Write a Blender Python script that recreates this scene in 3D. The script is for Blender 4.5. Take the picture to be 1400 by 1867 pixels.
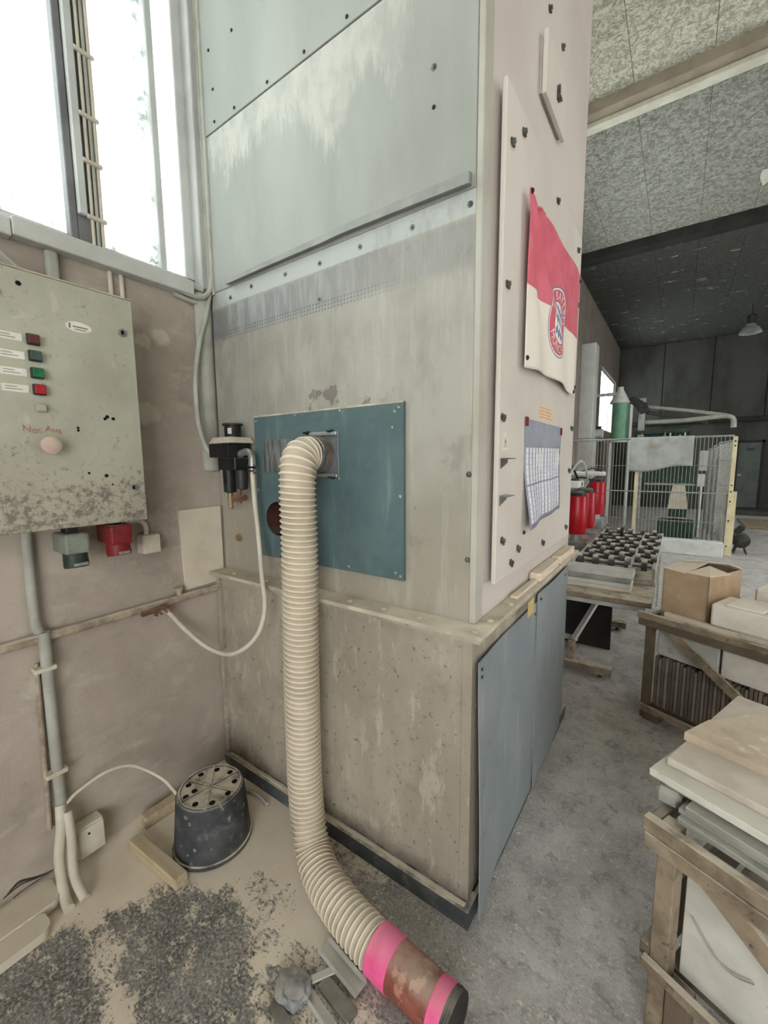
import bpy, bmesh, math, random
from mathutils import Vector, Matrix, noise as mnoise
random.seed(7)
for _o in list(bpy.data.objects): bpy.data.objects.remove(_o)
S = bpy.context.scene
COL = S.collection

# ------------------------------------------------------------------ camera
FPX = 759.156
cam_d = bpy.data.cameras.new('camera'); cam = bpy.data.objects.new('camera', cam_d); COL.objects.link(cam)
cam_d.sensor_fit = 'HORIZONTAL'; cam_d.sensor_width = 36.0; cam_d.lens = 36.0 * FPX / 1400.0
cam_d.clip_start = 0.02; cam_d.clip_end = 200
def _camrot(yaw, pitch, roll):
    fwd = Vector((math.sin(yaw) * math.cos(pitch), math.cos(yaw) * math.cos(pitch), -math.sin(pitch)))
    right = Vector((math.cos(yaw), -math.sin(yaw), 0)); down = fwd.cross(right)
    c, s = math.cos(roll), math.sin(roll)
    r2 = right * c - down * s; d2 = right * s + down * c
    return Matrix((r2, -d2, -fwd)).transposed()
cam.matrix_world = Matrix.Translation((0, 0, 1.5)) @ _camrot(-0.614707501, 0.120396360, -0.00760489).to_4x4()
S.camera = cam

# ------------------------------------------------------------------ sky and exposure
w = bpy.data.worlds.new('overcast'); S.world = w; w.use_nodes = True
bg = w.node_tree.nodes['Background']; bg.inputs[0].default_value = (0.985, 1.0, 0.99, 1); bg.inputs[1].default_value = 1.0
S.view_settings.view_transform = 'Standard'; S.view_settings.look = 'None'
S.view_settings.gamma = 1.0; S.view_settings.use_curve_mapping = False
S.view_settings.exposure = 2.68

# ------------------------------------------------------------------ node helpers
def lin(r, g, b):
    f = lambda c: (c / 255 / 12.92) if c <= 10 else ((c / 255 + .055) / 1.055) ** 2.4
    return (f(r), f(g), f(b), 1.0)
class NT:
    def __init__(s, name):
        s.m = bpy.data.materials.new(name); s.m.use_nodes = True; s.t = s.m.node_tree
        s.p = s.t.nodes['Principled BSDF']; s.out = s.t.nodes['Material Output']
        s.pos = s.t.nodes.new('ShaderNodeNewGeometry').outputs['Position']
    def link(s, a, b): s.t.links.new(a, b)
    def put(s, sock, v):
        if hasattr(v, 'is_output'): s.link(v, sock)
        else: sock.default_value = v
    def math(s, op, a, b=0.0, c=None, clamp=False):
        n = s.t.nodes.new('ShaderNodeMath'); n.operation = op; n.use_clamp = clamp
        s.put(n.inputs[0], a); s.put(n.inputs[1], b)
        if c is not None: s.put(n.inputs[2], c)
        return n.outputs[0]
    def noise(s, scale=5, detail=5, rough=.6, vec=None, stretch=None, dist=0.0):
        n = s.t.nodes.new('ShaderNodeTexNoise'); n.inputs['Scale'].default_value = scale
        n.inputs['Detail'].default_value = detail; n.inputs['Roughness'].default_value = rough; n.inputs['Distortion'].default_value = dist
        v = vec or s.pos
        if stretch:
            mp = s.t.nodes.new('ShaderNodeMapping'); mp.inputs['Scale'].default_value = stretch; s.link(v, mp.inputs[0]); v = mp.outputs[0]
        s.link(v, n.inputs['Vector']); return n.outputs[0]
    def step(s, v, a, b):      # smooth 0..1 from a to b
        n = s.t.nodes.new('ShaderNodeMapRange'); n.interpolation_type = 'SMOOTHSTEP'; n.clamp = True
        s.put(n.inputs[0], v); s.put(n.inputs[1], a); s.put(n.inputs[2], b); return n.outputs[0]
    def mix(s, f, a, b):
        n = s.t.nodes.new('ShaderNodeMix'); n.data_type = 'RGBA'
        s.put(n.inputs[0], f); s.put(n.inputs[6], a); s.put(n.inputs[7], b); return n.outputs[2]
    def xyz(s, v=None):
        n = s.t.nodes.new('ShaderNodeSeparateXYZ'); s.link(v or s.pos, n.inputs[0]); return n.outputs
    def attr(s, name):
        n = s.t.nodes.new('ShaderNodeAttribute'); n.attribute_name = name; return n.outputs['Fac']
    def uv(s):
        n = s.t.nodes.new('ShaderNodeUVMap'); return n.outputs[0]
    def normal(s):
        return s.t.nodes.new('ShaderNodeNewGeometry').outputs['Normal']
    def bump(s, h, strength=.3, dist=.01):
        n = s.t.nodes.new('ShaderNodeBump'); n.inputs['Strength'].default_value = strength; n.inputs['Distance'].default_value = dist
        s.link(h, n.inputs['Height']); s.link(n.outputs[0], s.p.inputs['Normal'])
    def done(s, col, rough=.7, metal=0.0):
        s.put(s.p.inputs['Base Color'], col); s.put(s.p.inputs['Roughness'], rough); s.p.inputs['Metallic'].default_value = metal
        s.p.inputs['Specular IOR Level'].default_value = .3
        return s.m
DUST = lin(206, 197, 180)
def simple(name, base, var=None, scale=6, rough=.7, metal=0.0, bump=.15, bscale=60, dust=.35, spot=None, spot_t=.64, spot_s=18, stretch=None):
    k = NT(name); c = lin(*base)
    v = lin(*(var or tuple(int(x * .8) for x in base)))
    col = k.mix(k.step(k.noise(scale, 6, .62, stretch=stretch), .36, .66), c, v)
    if spot: col = k.mix(k.step(k.noise(spot_s, 5, .6), spot_t, spot_t + .05), col, lin(*spot))
    if dust:   # loose dust lies on what faces up
        nz = k.xyz(k.normal())[2]
        f = k.math('MULTIPLY', k.step(nz, .45, .95), k.math('MULTIPLY', k.step(k.noise(14, 5), .25, .6), dust))
        f = k.math('ADD', f, k.math('MULTIPLY', k.step(k.noise(9, 6, .7), .5, .75), dust * .25))
        col = k.mix(f, col, DUST)
    if bump: k.bump(k.noise(bscale, 4), bump, .004)
    return k.done(col, rough, metal)
M = {}

# ------------------------------------------------------------------ mesh helpers
WL = {}
def setp(o, label=None, cat=None, group=None, kind=None):
    if label: o['label'] = label
    if cat: o['category'] = cat
    if group: o['group'] = group
    if kind: o['kind'] = kind
    return o
def thing(name, label, cat, loc, group=None):
    o = bpy.data.objects.new(name, None); COL.objects.link(o); o.location = loc; o.empty_display_size = .05
    WL[o.name] = Vector(loc); return setp(o, label, cat, group)
def obj(name, bm, mat, parent=None, smooth=False, label=None, cat=None, group=None, kind=None, recalc=True):
    if recalc: bmesh.ops.recalc_face_normals(bm, faces=bm.faces[:])
    if parent: off = WL[parent.name]
    else:
        xs = [v.co for v in bm.verts]
        off = Vector(((min(v.x for v in xs) + max(v.x for v in xs)) / 2, (min(v.y for v in xs) + max(v.y for v in xs)) / 2, min(v.z for v in xs)))
    bmesh.ops.translate(bm, verts=bm.verts[:], vec=-off)
    me = bpy.data.meshes.new(name); bm.to_mesh(me); bm.free()
    if mat: me.materials.append(M[mat] if isinstance(mat, str) else mat)
    if smooth: me.shade_smooth(); me.set_sharp_from_angle(angle=.7)
    o = bpy.data.objects.new(name, me); COL.objects.link(o)
    if parent: o.parent = parent
    else: o.location = off
    WL[o.name] = off.copy()
    return setp(o, label, cat, group, kind)
def inst(name, src, parent, loc, rot=None, label=None):
    o = bpy.data.objects.new(name, src if isinstance(src, bpy.types.Mesh) else src.data); COL.objects.link(o)
    if parent: o.parent = parent; o.location = Vector(loc) - WL[parent.name]
    else: o.location = loc
    if rot: o.rotation_euler = rot
    WL[o.name] = Vector(loc)
    if label: o['label'] = label
    return o
def mesh_only(name, bm, mat, smooth=False):
    bmesh.ops.recalc_face_normals(bm, faces=bm.faces[:])
    me = bpy.data.meshes.new(name); bm.to_mesh(me); bm.free(); me.materials.append(M[mat])
    if smooth: me.shade_smooth(); me.set_sharp_from_angle(angle=.7)
    return me
NB = bmesh.new
def B(bm, lo, hi, T=None, bev=0.0, seg=1):
    lo = Vector(lo); hi = Vector(hi)
    mt = Matrix.Translation((lo + hi) / 2) @ Matrix.Diagonal((abs(hi.x - lo.x), abs(hi.y - lo.y), abs(hi.z - lo.z), 1))
    if T is not None: mt = T @ mt
    r = bmesh.ops.create_cube(bm, size=1, matrix=mt)
    if bev:
        es = list({e for v in r['verts'] for e in v.link_edges})
        bmesh.ops.bevel(bm, geom=es, offset=bev, segments=seg, affect='EDGES', profile=.5)
    return bm
def box(name, lo, hi, mat, parent=None, T=None, bev=.002, seg=1, **kw):
    return obj(name, B(NB(), lo, hi, T, bev, seg), mat, parent, **kw)
def frames(path):
    n = len(path); P = [Vector(p) for p in path]; out = []; up = None
    for i in range(n):
        t = (P[min(i + 1, n - 1)] - P[max(i - 1, 0)]).normalized()
        if up is None:
            a = Vector((0, 0, 1)) if abs(t.z) < .9 else Vector((1, 0, 0)); u = (a - t * a.dot(t)).normalized()
        else:
            u = (up - t * up.dot(t)); u = u.normalized() if u.length > 1e-6 else up
        up = u; out.append((P[i], t, u, t.cross(u)))
    return out
def T(bm, path, r, seg=10, caps=True):
    rings = []
    for i, (p, t, u, v) in enumerate(frames(path)):
        rr = r[i] if isinstance(r, (list, tuple)) else r
        rings.append([bm.verts.new(p + (u * math.cos(a) + v * math.sin(a)) * rr) for a in [2 * math.pi * k / seg for k in range(seg)]])
    for a, b in zip(rings, rings[1:]):
        for k in range(seg): bm.faces.new((a[k], a[(k + 1) % seg], b[(k + 1) % seg], b[k]))
    if caps: bm.faces.new(rings[0]); bm.faces.new(rings[-1])
    return bm
def spline(pts, n=8):
    P = [Vector(p) for p in pts]; P = [P[0] * 2 - P[1]] + P + [P[-1] * 2 - P[-2]]; out = []
    for i in range(1, len(P) - 2):
        for k in range(n):
            t = k / n; a, b, c, d = P[i - 1], P[i], P[i + 1], P[i + 2]
            out.append(.5 * ((2 * b) + (c - a) * t + (2 * a - 5 * b + 4 * c - d) * t * t + (3 * b - a - 3 * c + d) * t ** 3))
    out.append(P[-2]); return out
def tube(name, pts, r, mat, parent=None, seg=10, n=8, raw=False, **kw):
    return obj(name, T(NB(), pts if raw else spline(pts, n), r, seg), mat, parent, smooth=True, **kw)
def CY(bm, p0, p1, r0, r1=None, seg=16):
    r1 = r0 if r1 is None else r1
    return T(bm, [p0, p1], [r0, r1], seg)
def LA(bm, prof, c, axis=(0, 0, 1), seg=24, cap=True):
    ax = Vector(axis).normalized(); a = Vector((1, 0, 0)) if abs(ax.x) < .9 else Vector((0, 1, 0))
    u = (a - ax * a.dot(ax)).normalized(); v = ax.cross(u); c = Vector(c); rings = []
    for r, h in prof:
        rings.append([bm.verts.new(c + ax * h + (u * math.cos(t) + v * math.sin(t)) * max(r, 1e-4)) for t in [2 * math.pi * k / seg for k in range(seg)]])
    for x, y in zip(rings, rings[1:]):
        for k in range(seg): bm.faces.new((x[k], x[(k + 1) % seg], y[(k + 1) % seg], y[k]))
    if cap: bm.faces.new(rings[0]); bm.faces.new(rings[-1])
    return bm
def PR(bm, pts, ext):
    ext = Vector(ext); a = [bm.verts.new(p) for p in pts]; b = [bm.verts.new(Vector(p) + ext) for p in pts]; n = len(a)
    bm.faces.new(a); bm.faces.new(b[::-1])
    for k in range(n): bm.faces.new((a[k], b[k], b[(k + 1) % n], a[(k + 1) % n]))
    return bm
def bar(bm, p0, p1, wdt, hgt):
    """square bar from p0 to p1"""
    p0 = Vector(p0); p1 = Vector(p1); t = (p1 - p0); L = t.length; t.normalize()
    a = Vector((0, 0, 1)) if abs(t.z) < .9 else Vector((0, 1, 0)); u = t.cross(a).normalized(); v = u.cross(t)
    mt = Matrix((t, u, v)).transposed().to_4x4(); mt.translation = (p0 + p1) / 2
    return B(bm, (-L / 2, -wdt / 2, -hgt / 2), (L / 2, wdt / 2, hgt / 2), mt)
def hole_plate(bm, x0, x1, z0, z1, y0, y1, cx, cz, r):
    """slab in the XZ plane with a round hole"""
    an = [2 * math.pi * k / 40 for k in range(40)] + [math.atan2(z - cz, x - cx) % (2 * math.pi) for x in (x0, x1) for z in (z0, z1)]
    an = sorted(set(round(a, 6) for a in an)); n = len(an)
    def edge(a):
        c, s = math.cos(a), math.sin(a); t = 1e9
        if c > 1e-9: t = min(t, (x1 - cx) / c)
        if c < -1e-9: t = min(t, (x0 - cx) / c)
        if s > 1e-9: t = min(t, (z1 - cz) / s)
        if s < -1e-9: t = min(t, (z0 - cz) / s)
        return cx + c * t, cz + s * t
    R = {}
    for y in (y0, y1):
        R[y, 'i'] = [bm.verts.new((cx + r * math.cos(a), y, cz + r * math.sin(a))) for a in an]
        R[y, 'o'] = [bm.verts.new((edge(a)[0], y, edge(a)[1])) for a in an]
    for k in range(n):
        j = (k + 1) % n
        for y in (y0, y1): bm.faces.new((R[y, 'i'][k], R[y, 'o'][k], R[y, 'o'][j], R[y, 'i'][j]))
        for w_ in 'io': bm.faces.new((R[y0, w_][k], R[y0, w_][j], R[y1, w_][j], R[y1, w_][k]))
    return bm
def text_polys(s, size=1.0):
    cu = bpy.data.curves.new('lettering', 'FONT'); cu.body = s; cu.size = size; cu.resolution_u = 2; cu.align_x = 'CENTER'; cu.align_y = 'CENTER'
    ob = bpy.data.objects.new('lettering', cu); COL.objects.link(ob)
    me = bpy.data.meshes.new_from_object(ob.evaluated_get(bpy.context.evaluated_depsgraph_get()))
    vs = [v.co.copy() for v in me.vertices]; fs = [list(p.vertices) for p in me.polygons]
    bpy.data.objects.remove(ob); bpy.data.curves.remove(cu); bpy.data.meshes.remove(me)
    return vs, fs
def add_polys(bm, vs, fs, fn):
    nv = [bm.verts.new(fn(v.x, v.y)) for v in vs]
    for f in fs:
        try: bm.faces.new([nv[i] for i in f])
        except ValueError: pass

# ------------------------------------------------------------------ materials
def wall_mat():
    k = NT('dusty_plaster')
    n1 = k.noise(1.6, 8, .62); n2 = k.noise(7, 8, .65, dist=.6); n3 = k.noise(60, 4, .6)
    col = k.mix(k.step(n1, .35, .65), lin(180, 169, 157), lin(160, 149, 138))
    st = k.noise(4, 8, .62, stretch=(1, .8, 2.0), dist=.5)
    col = k.mix(k.math('MULTIPLY', k.step(n2, .52, .7), .4), col, lin(186, 177, 163))
    col = k.mix(k.math('MULTIPLY', k.step(st, .52, .68), .45), col, lin(192, 182, 167))
    col = k.mix(k.math('MULTIPLY', k.step(k.noise(3.2, 8, .72), .56, .66), .4), col, lin(134, 125, 115))
    x, y, z = k.xyz()
    for cy, cz, r in ((.865, 1.70, .055), (.855, 1.985, .04), (.93, 2.02, .05), (.45, .75, .07)):      # filler smears
        a = k.math('SUBTRACT', y, cy); b = k.math('SUBTRACT', z, cz)
        e = k.math('ADD', k.math('SQRT', k.math('ADD', k.math('MULTIPLY', a, a), k.math('MULTIPLY', b, b))), k.math('MULTIPLY', k.math('SUBTRACT', n2, .5), .14))
        col = k.mix(k.math('MULTIPLY', k.step(e, r, r * .5), .6), col, lin(198, 192, 178))
    col = k.mix(k.math('MULTIPLY', k.step(y, 5.5, 9.0), .6), col, lin(98, 91, 83))      # dimness of the far bays put into the wall colour
    h = k.math('ADD', k.math('MULTIPLY', n2, .6), k.math('MULTIPLY', n3, .12)); h = k.math('ADD', h, k.math('MULTIPLY', st, .8))
    k.bump(h, .6, .02); return k.done(col, .92)
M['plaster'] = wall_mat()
def floor_mat():
    k = NT('dusty_concrete_floor'); d = k.attr('dust'); pale = k.attr('pale')
    n = k.noise(22, 8, .72, dist=.4); nf = k.noise(110, 6, .75); nb = k.noise(3, 6, .6); nm = k.noise(55, 6, .7, stretch=(1, 2.2, 1), dist=.5)
    conc = k.mix(k.step(k.noise(8, 8, .7), .35, .65), lin(104, 103, 101), lin(140, 138, 135))
    conc = k.mix(k.math('MULTIPLY', k.step(nf, .49, .62), .85), conc, lin(184, 179, 170))
    conc = k.mix(k.math('MULTIPLY', k.step(nf, .46, .36), .8), conc, lin(48, 47, 47))
    swept = k.mix(k.step(k.noise(5, 8, .72), .35, .65), lin(160, 156, 153), lin(194, 190, 186))
    swept = k.mix(k.math('MULTIPLY', k.step(nm, .52, .66), .7), swept, lin(220, 216, 209))
    swept = k.mix(k.math('MULTIPLY', k.step(nf, .44, .34), .6), swept, lin(96, 93, 91))
    swept = k.mix(k.math('MULTIPLY', k.step(k.noise(16, 9, .78, dist=.6), .52, .62), .55), swept, lin(112, 109, 107))
    swept = k.mix(k.math('MULTIPLY', k.step(k.noise(75, 6, .75, stretch=(1, 1.8, 1)), .60, .66), .85), swept, lin(226, 223, 217))
    conc = k.mix(pale, conc, swept)
    dust = k.mix(k.step(nb, .3, .7), lin(226, 215, 198), lin(212, 200, 182)); dust = k.mix(k.math('MULTIPLY', pale, .75), dust, lin(210, 207, 201))
    nn = k.math('ADD', k.math('MULTIPLY', n, .5), k.math('ADD', k.math('MULTIPLY', nm, .28), k.math('MULTIPLY', nf, .22)))
    t = k.math('ADD', d, k.math('MULTIPLY', k.math('SUBTRACT', nn, .5), 4.2))
    f = k.step(t, .34, .66)
    col = k.mix(f, conc, dust)
    h = k.math('ADD', k.math('MULTIPLY', f, .6), k.math('MULTIPLY', nf, .25)); k.bump(h, .6, .007)
    return k.done(col, k.math('ADD', k.math('MULTIPLY', f, .3), .6))
M['floor'] = floor_mat()
def ceil_mat(name, a, b, peel):
    k = NT(name); n = k.noise(17, 9, .78, dist=1.2); nn = k.noise(1.2, 4)
    col = k.mix(k.step(n, .42, .58), lin(*a), lin(*b))
    col = k.mix(k.math('MULTIPLY', k.step(k.noise(70, 5, .7), .56, .64), .8), col, lin(*[int(x * .45) for x in b]))
    if peel: col = k.mix(k.step(k.noise(2.2, 8, .75, stretch=(1, 2.5, 1)), .615, .63), col, lin(190, 190, 180))
    k.bump(n, .6, .02); return k.done(col, .95)
M['ceiling_near'] = ceil_mat('lit_wood_wool_board', (222, 219, 203), (166, 164, 148), False)  # daylight falling off along the hall is put into three board tones
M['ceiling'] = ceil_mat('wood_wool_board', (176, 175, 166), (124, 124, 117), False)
M['ceiling_dimmed'] = ceil_mat('dimmed_wood_wool_board', (88, 89, 83), (68, 69, 65), True)  # far boards coloured darker for the dim end of the hall
M['back_wall'] = simple('sooty_concrete', (76, 76, 71), (56, 56, 53), 1.2, .95, dust=0, stretch=(1, 1, .4))
M['beam_light'] = simple('pale_painted_beam', (214, 212, 196), (196, 192, 176), 4, .8, dust=0)
M['beam_side'] = simple('brown_dusty_beam', (158, 148, 130), (140, 130, 114), 4, .9, dust=0)
M['beam_dark'] = simple('dark_steel_beam', (48, 47, 44), (36, 35, 33), 4, .8, dust=0)
def upper_sheet(name, seam, stain):
    k = NT(name); x, y, z = k.xyz()
    col = k.mix(k.step(k.noise(2.2, 6, .6, stretch=(1.5, 1, .5)), .35, .68), lin(152, 155, 149), lin(139, 142, 136))
    if stain:   # dried slurry that ran down from the seam
        fine = k.noise(22, 7, .75, stretch=(2.2, 1, .4)); L = k.math('MULTIPLY', k.noise(6, 3, .6, stretch=(1.5, .01, .01)), .08)
        for cx, wd, ln in ((-1.02, .13, .30), (-1.28, .16, .13), (-.78, .07, .20), (-1.62, .10, .16), (-1.47, .1, .1)):
            g = k.math('DIVIDE', k.math('SUBTRACT', x, cx), wd); L = k.math('ADD', L, k.math('MULTIPLY', k.math('POWER', 2.718, k.math('MULTIPLY', k.math('MULTIPLY', g, g), -1.0)), ln))
        L = k.math('MULTIPLY', L, k.step(x, -.64, -.74))
        below = k.math('SUBTRACT', seam, z)
        e = k.math('ADD', k.math('SUBTRACT', L, below), k.math('MULTIPLY', k.math('SUBTRACT', fine, .5), .42))
        pt = k.math('ADD', .25, k.math('MULTIPLY', k.step(k.noise(7, 7, .7, stretch=(1.3, 1, .6)), .40, .60), .75))
        col = k.mix(k.math('MULTIPLY', k.math('MULTIPLY', k.step(e, -.01, .09), pt), .72), col, lin(186, 184, 176))
    col = k.mix(k.math('MULTIPLY', k.step(k.noise(30, 5, .7), .66, .7), .6), col, lin(150, 152, 146))
    k.bump(k.noise(3, 3), .12, .02); return k.done(col, .55)
M['sheet_top'] = upper_sheet('grey_green_sheet_top', 2.87, False)
M['sheet_upper'] = upper_sheet('grey_green_sheet_streaked', 2.865, True)
def lower_sheet():
    k = NT('worn_dusty_sheet'); x, y, z = k.xyz()
    n = k.noise(5, 8, .65); ns = k.noise(9, 6, .7, stretch=(3, 1, .35))
    base = k.mix(k.step(k.noise(2, 6, .6), .35, .65), lin(162, 160, 151), lin(140, 138, 129))
    base = k.mix(k.math('MULTIPLY', k.step(z, 1.7, 1.0), .55), base, lin(160, 149, 132))      # ochre dust clings lower down
    base = k.mix(k.math('MULTIPLY', k.step(n, .6, .68), .35), base, lin(118, 112, 104))
    # wiped strip of bare metal under the ledge
    zt = k.math('ADD', z, k.math('MULTIPLY', k.math('SUBTRACT', n, .5), .05))
    band = k.math('MULTIPLY', k.step(zt, 2.03, 2.07), k.step(zt, 2.185, 2.165))
    strip = k.mix(k.step(ns, .35, .62), lin(150, 153, 153), lin(112, 115, 117))
    col = k.mix(k.math('MULTIPLY', band, k.math('ADD', .45, k.math('MULTIPLY', k.step(x, -.7, -1.5), .5))), base, strip)
    col = k.mix(k.step(z, 2.178, 2.184), col, lin(170, 175, 172))
    # print of a perforated edge
    g = k.math('MULTIPLY', k.step(k.math('SINE', k.math('MULTIPLY', x, 420)), .1, .7), k.step(k.math('SINE', k.math('MULTIPLY', z, 480)), .0, .6))
    pm = k.math('MULTIPLY', k.math('MULTIPLY', k.step(z, 2.035, 2.04), k.step(z, 2.078, 2.072)), k.step(x, -.6, -1.1))
    col = k.mix(k.math('MULTIPLY', k.math('MULTIPLY', g, pm), .75), col, lin(70, 72, 72))
    # scraped patch above the hatch, rust freckles
    dx = k.math('MULTIPLY', k.math('ADD', x, 1.05), 3.2); dz = k.math('MULTIPLY', k.math('SUBTRACT', z, 1.74), 9)
    rr = k.math('ADD', k.math('MULTIPLY', dx, dx), k.math('MULTIPLY', dz, dz))
    e = k.math('SUBTRACT', k.noise(11, 4, .6), k.math('MULTIPLY', rr, .22))
    col = k.mix(k.math('MULTIPLY', k.step(e, .52, .55), .7), col, lin(98, 90, 84))
    col = k.mix(k.math('MULTIPLY', k.step(k.noise(24, 6, .7), .64, .68), .6), col, lin(112, 104, 95))
    col = k.mix(k.math('MULTIPLY', k.step(ns, .50, .70), .35), col, lin(182, 180, 170))
    col = k.mix(k.math('MULTIPLY', k.step(k.noise(4, 8, .7, stretch=(1.5, 1, .6)), .52, .68), .4), col, lin(120, 117, 110))
    k.bump(n, .2, .006); return k.done(col, .6)
M['sheet_lower'] = lower_sheet()
def hopper_mat():
    k = NT('rust_freckled_dusty_steel'); z = k.xyz()[2]
    n = k.noise(6, 8, .7); col = k.mix(k.step(k.noise(2.2, 7, .65, stretch=(1, 1, .5)), .35, .65), lin(168, 159, 145), lin(144, 135, 122))
    col = k.mix(k.math('MULTIPLY', k.step(n, .54, .68), .35), col, lin(118, 110, 100))
    col = k.mix(k.math('MULTIPLY', k.step(k.noise(12, 7, .72, stretch=(1.6, 1, .5)), .54, .64), .5), col, lin(184, 174, 158))
    col = k.mix(k.math('MULTIPLY', k.step(k.noise(40, 7, .75), .59, .64), .75), col, lin(90, 79, 69))
    col = k.mix(k.math('MULTIPLY', k.step(k.noise(13, 8, .78), .63, .66), .8), col, lin(84, 68, 58))
    col = k.mix(k.math('MULTIPLY', k.step(k.math('ADD', z, k.math('MULTIPLY', k.noise(9, 6, .7), .16)), .24, .12), .75), col, lin(70, 62, 55))
    k.bump(n, .3, .006); return k.done(col, .75)
M['hopper'] = hopper_mat()
def teal_mat(name, a, b, scr):
    k = NT(name); st = k.noise(7, 6, .7, stretch=(2.5, 2.5, .35))
    col = k.mix(k.step(k.noise(3, 6, .65), .35, .68), lin(*a), lin(*b))
    col = k.mix(k.math('MULTIPLY', k.step(st, .52, .72), scr), col, lin(168, 176, 176))
    col = k.mix(k.math('MULTIPLY', k.step(k.noise(15, 7, .75), .6, .68), .45), col, lin(52, 66, 72))
    k.bump(k.noise(4, 4), .15, .01); return k.done(col, .45)
M['teal'] = teal_mat('teal_paint', (90, 110, 112), (76, 96, 98), .22)
M['blue_grey'] = teal_mat('chalky_blue_grey_paint', (128, 137, 140), (142, 147, 148), .5)
M['cream_panel'] = simple('cream_grey_paint', (205, 198, 189), (196, 188, 178), 2, .55, dust=.1, bump=.05)
M['cream_side'] = simple('pale_cream_sheet', (200, 192, 184), (190, 180, 172), 1.5, .6, dust=.1, bump=.05)
M['trim'] = simple('pale_trim_strip', (178, 175, 164), (164, 160, 148), 3, .6, dust=.3)
M['ledge'] = simple('grey_folded_strip', (138, 140, 136), (122, 124, 120), 8, .5, .1, dust=.8)
M['galv'] = simple('galvanised_metal', (170, 172, 170), (140, 142, 140), 12, .4, .6, dust=.35)
M['steel'] = simple('bare_steel', (150, 150, 148), (112, 110, 106), 14, .35, .7, dust=.15)
M['dark_metal'] = simple('dark_metal', (56, 56, 54), (40, 40, 39), 10, .5, .2, dust=.3)
M['plinth'] = simple('dark_grey_base_steel', (84, 88, 88), (62, 66, 67), 6, .6, dust=.9)
M['flange'] = simple('dust_covered_flange', (196, 187, 170), (160, 150, 134), 9, .85, dust=.8)
M['screw'] = simple('dull_screw', (120, 120, 116), (90, 90, 88), 30, .4, .6, dust=.2)
M['wheel'] = simple('dusty_highlit_wheel', (74, 74, 72), (58, 58, 56), 10, .6, .1, dust=1.0)  # full dust on the tops doubles as the wheels' highlights
M['screw_dark'] = simple('dark_screw', (52, 54, 52), (40, 40, 40), 30, .5, .3, dust=0)
M['latch'] = simple('latch_metal', (104, 102, 96), (60, 58, 55), 60, .4, .5, dust=.15)
M['black'] = simple('black_plastic', (34, 35, 36), (24, 25, 26), 12, .45, dust=.35)
M['hole'] = simple('dark_opening', (18, 16, 15), (12, 11, 10), 6, .9, dust=0, bump=0)
M['rust_pipe'] = simple('red_brown_pipe_inside', (86, 48, 42), (58, 34, 30), 9, .8, dust=.1)
M['rusty'] = simple('rusty_fitting', (126, 92, 76), (98, 70, 60), 30, .7, .1, dust=.4)
M['brass'] = simple('dusty_brass', (170, 150, 110), (140, 120, 86), 30, .45, .5, dust=.3)
M['nameplate'] = simple('scuffed_nameplate', (150, 152, 150), (88, 92, 94), 22, .4, .4, dust=.2, stretch=(3, 1, .4))
M['spigot_plate'] = simple('smeared_steel_plate', (112, 122, 124), (84, 94, 97), 12, .5, .3, dust=.3)
M['spigot'] = simple('bare_sheet_spigot', (160, 154, 146), (110, 86, 72), 9, .35, .5, dust=.4)
def hose_mat():
    k = NT('cream_spiral_hose'); r = k.attr('ridge')
    web = k.mix(k.step(k.noise(9, 6), .35, .65), lin(188, 175, 154), lin(168, 156, 136))
    col = k.mix(k.step(r, .35, .8), web, lin(224, 214, 196)); nz = k.xyz(k.normal())[2]
    col = k.mix(k.math('MULTIPLY', k.step(nz, .3, .9), .35), col, DUST)
    return k.done(col, .55)
M['hose'] = hose_mat()
M['pink_tape'] = simple('pink_tape', (238, 104, 158), (226, 88, 140), 14, .5, dust=.22)
M['brown_tape'] = simple('worn_red_brown_tape', (146, 84, 70), (112, 66, 56), 12, .5, dust=.35, spot=(170, 120, 104), spot_t=.6)
M['cabinet'] = simple('grey_green_cabinet_paint', (170, 170, 153), (156, 155, 140), 4, .6, dust=.25, spot=(120, 114, 102), spot_t=.66, spot_s=13)
def cab_door():
    k = NT('grimy_cabinet_door'); z = k.xyz()[2]
    col = k.mix(k.step(k.noise(4, 6), .35, .65), lin(176, 176, 158), lin(162, 161, 145))
    n = k.noise(55, 8, .78); low = k.step(z, 1.66, 1.3)
    t = k.math('ADD', k.math('ADD', k.math('MULTIPLY', n, .75), k.math('MULTIPLY', k.noise(9, 5, .6), .25)), k.math('MULTIPLY', low, .10))
    col = k.mix(k.math('MULTIPLY', low, .5), col, lin(160, 148, 134))
    col = k.mix(k.math('MULTIPLY', k.step(t, .56, .68), .8), col, lin(98, 91, 82))
    col = k.mix(k.math('MULTIPLY', k.step(k.noise(8, 7, .7, dist=1.0), .62, .68), .6), col, lin(192, 186, 170))
    k.bump(n, .25, .005); return k.done(col, .65)
M['cabinet_door'] = cab_door()
M['label_white'] = simple('off_white_label', (226, 222, 212), (210, 205, 194), 20, .5, dust=.15, bump=0)
M['label_ink'] = simple('grey_print', (120, 116, 112), (100, 96, 92), 60, .6, dust=0, bump=0)
M['red_ink'] = simple('faded_red_marker', (158, 96, 86), (168, 124, 110), 60, .6, dust=0, bump=0)
M['btn_maroon'] = simple('dull_maroon_button', (98, 48, 46), (84, 44, 42), 30, .45, dust=.3)
M['btn_slate'] = simple('dull_slate_button', (66, 84, 78), (56, 70, 66), 30, .45, dust=.3)
M['btn_green'] = simple('green_button', (30, 110, 66), (24, 88, 54), 30, .4, dust=.1)
M['btn_red'] = simple('red_button', (176, 30, 40), (140, 24, 34), 30, .4, dust=.1)
M['btn_grey'] = simple('grey_button', (168, 164, 148), (150, 146, 132), 30, .5, dust=.2)
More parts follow.
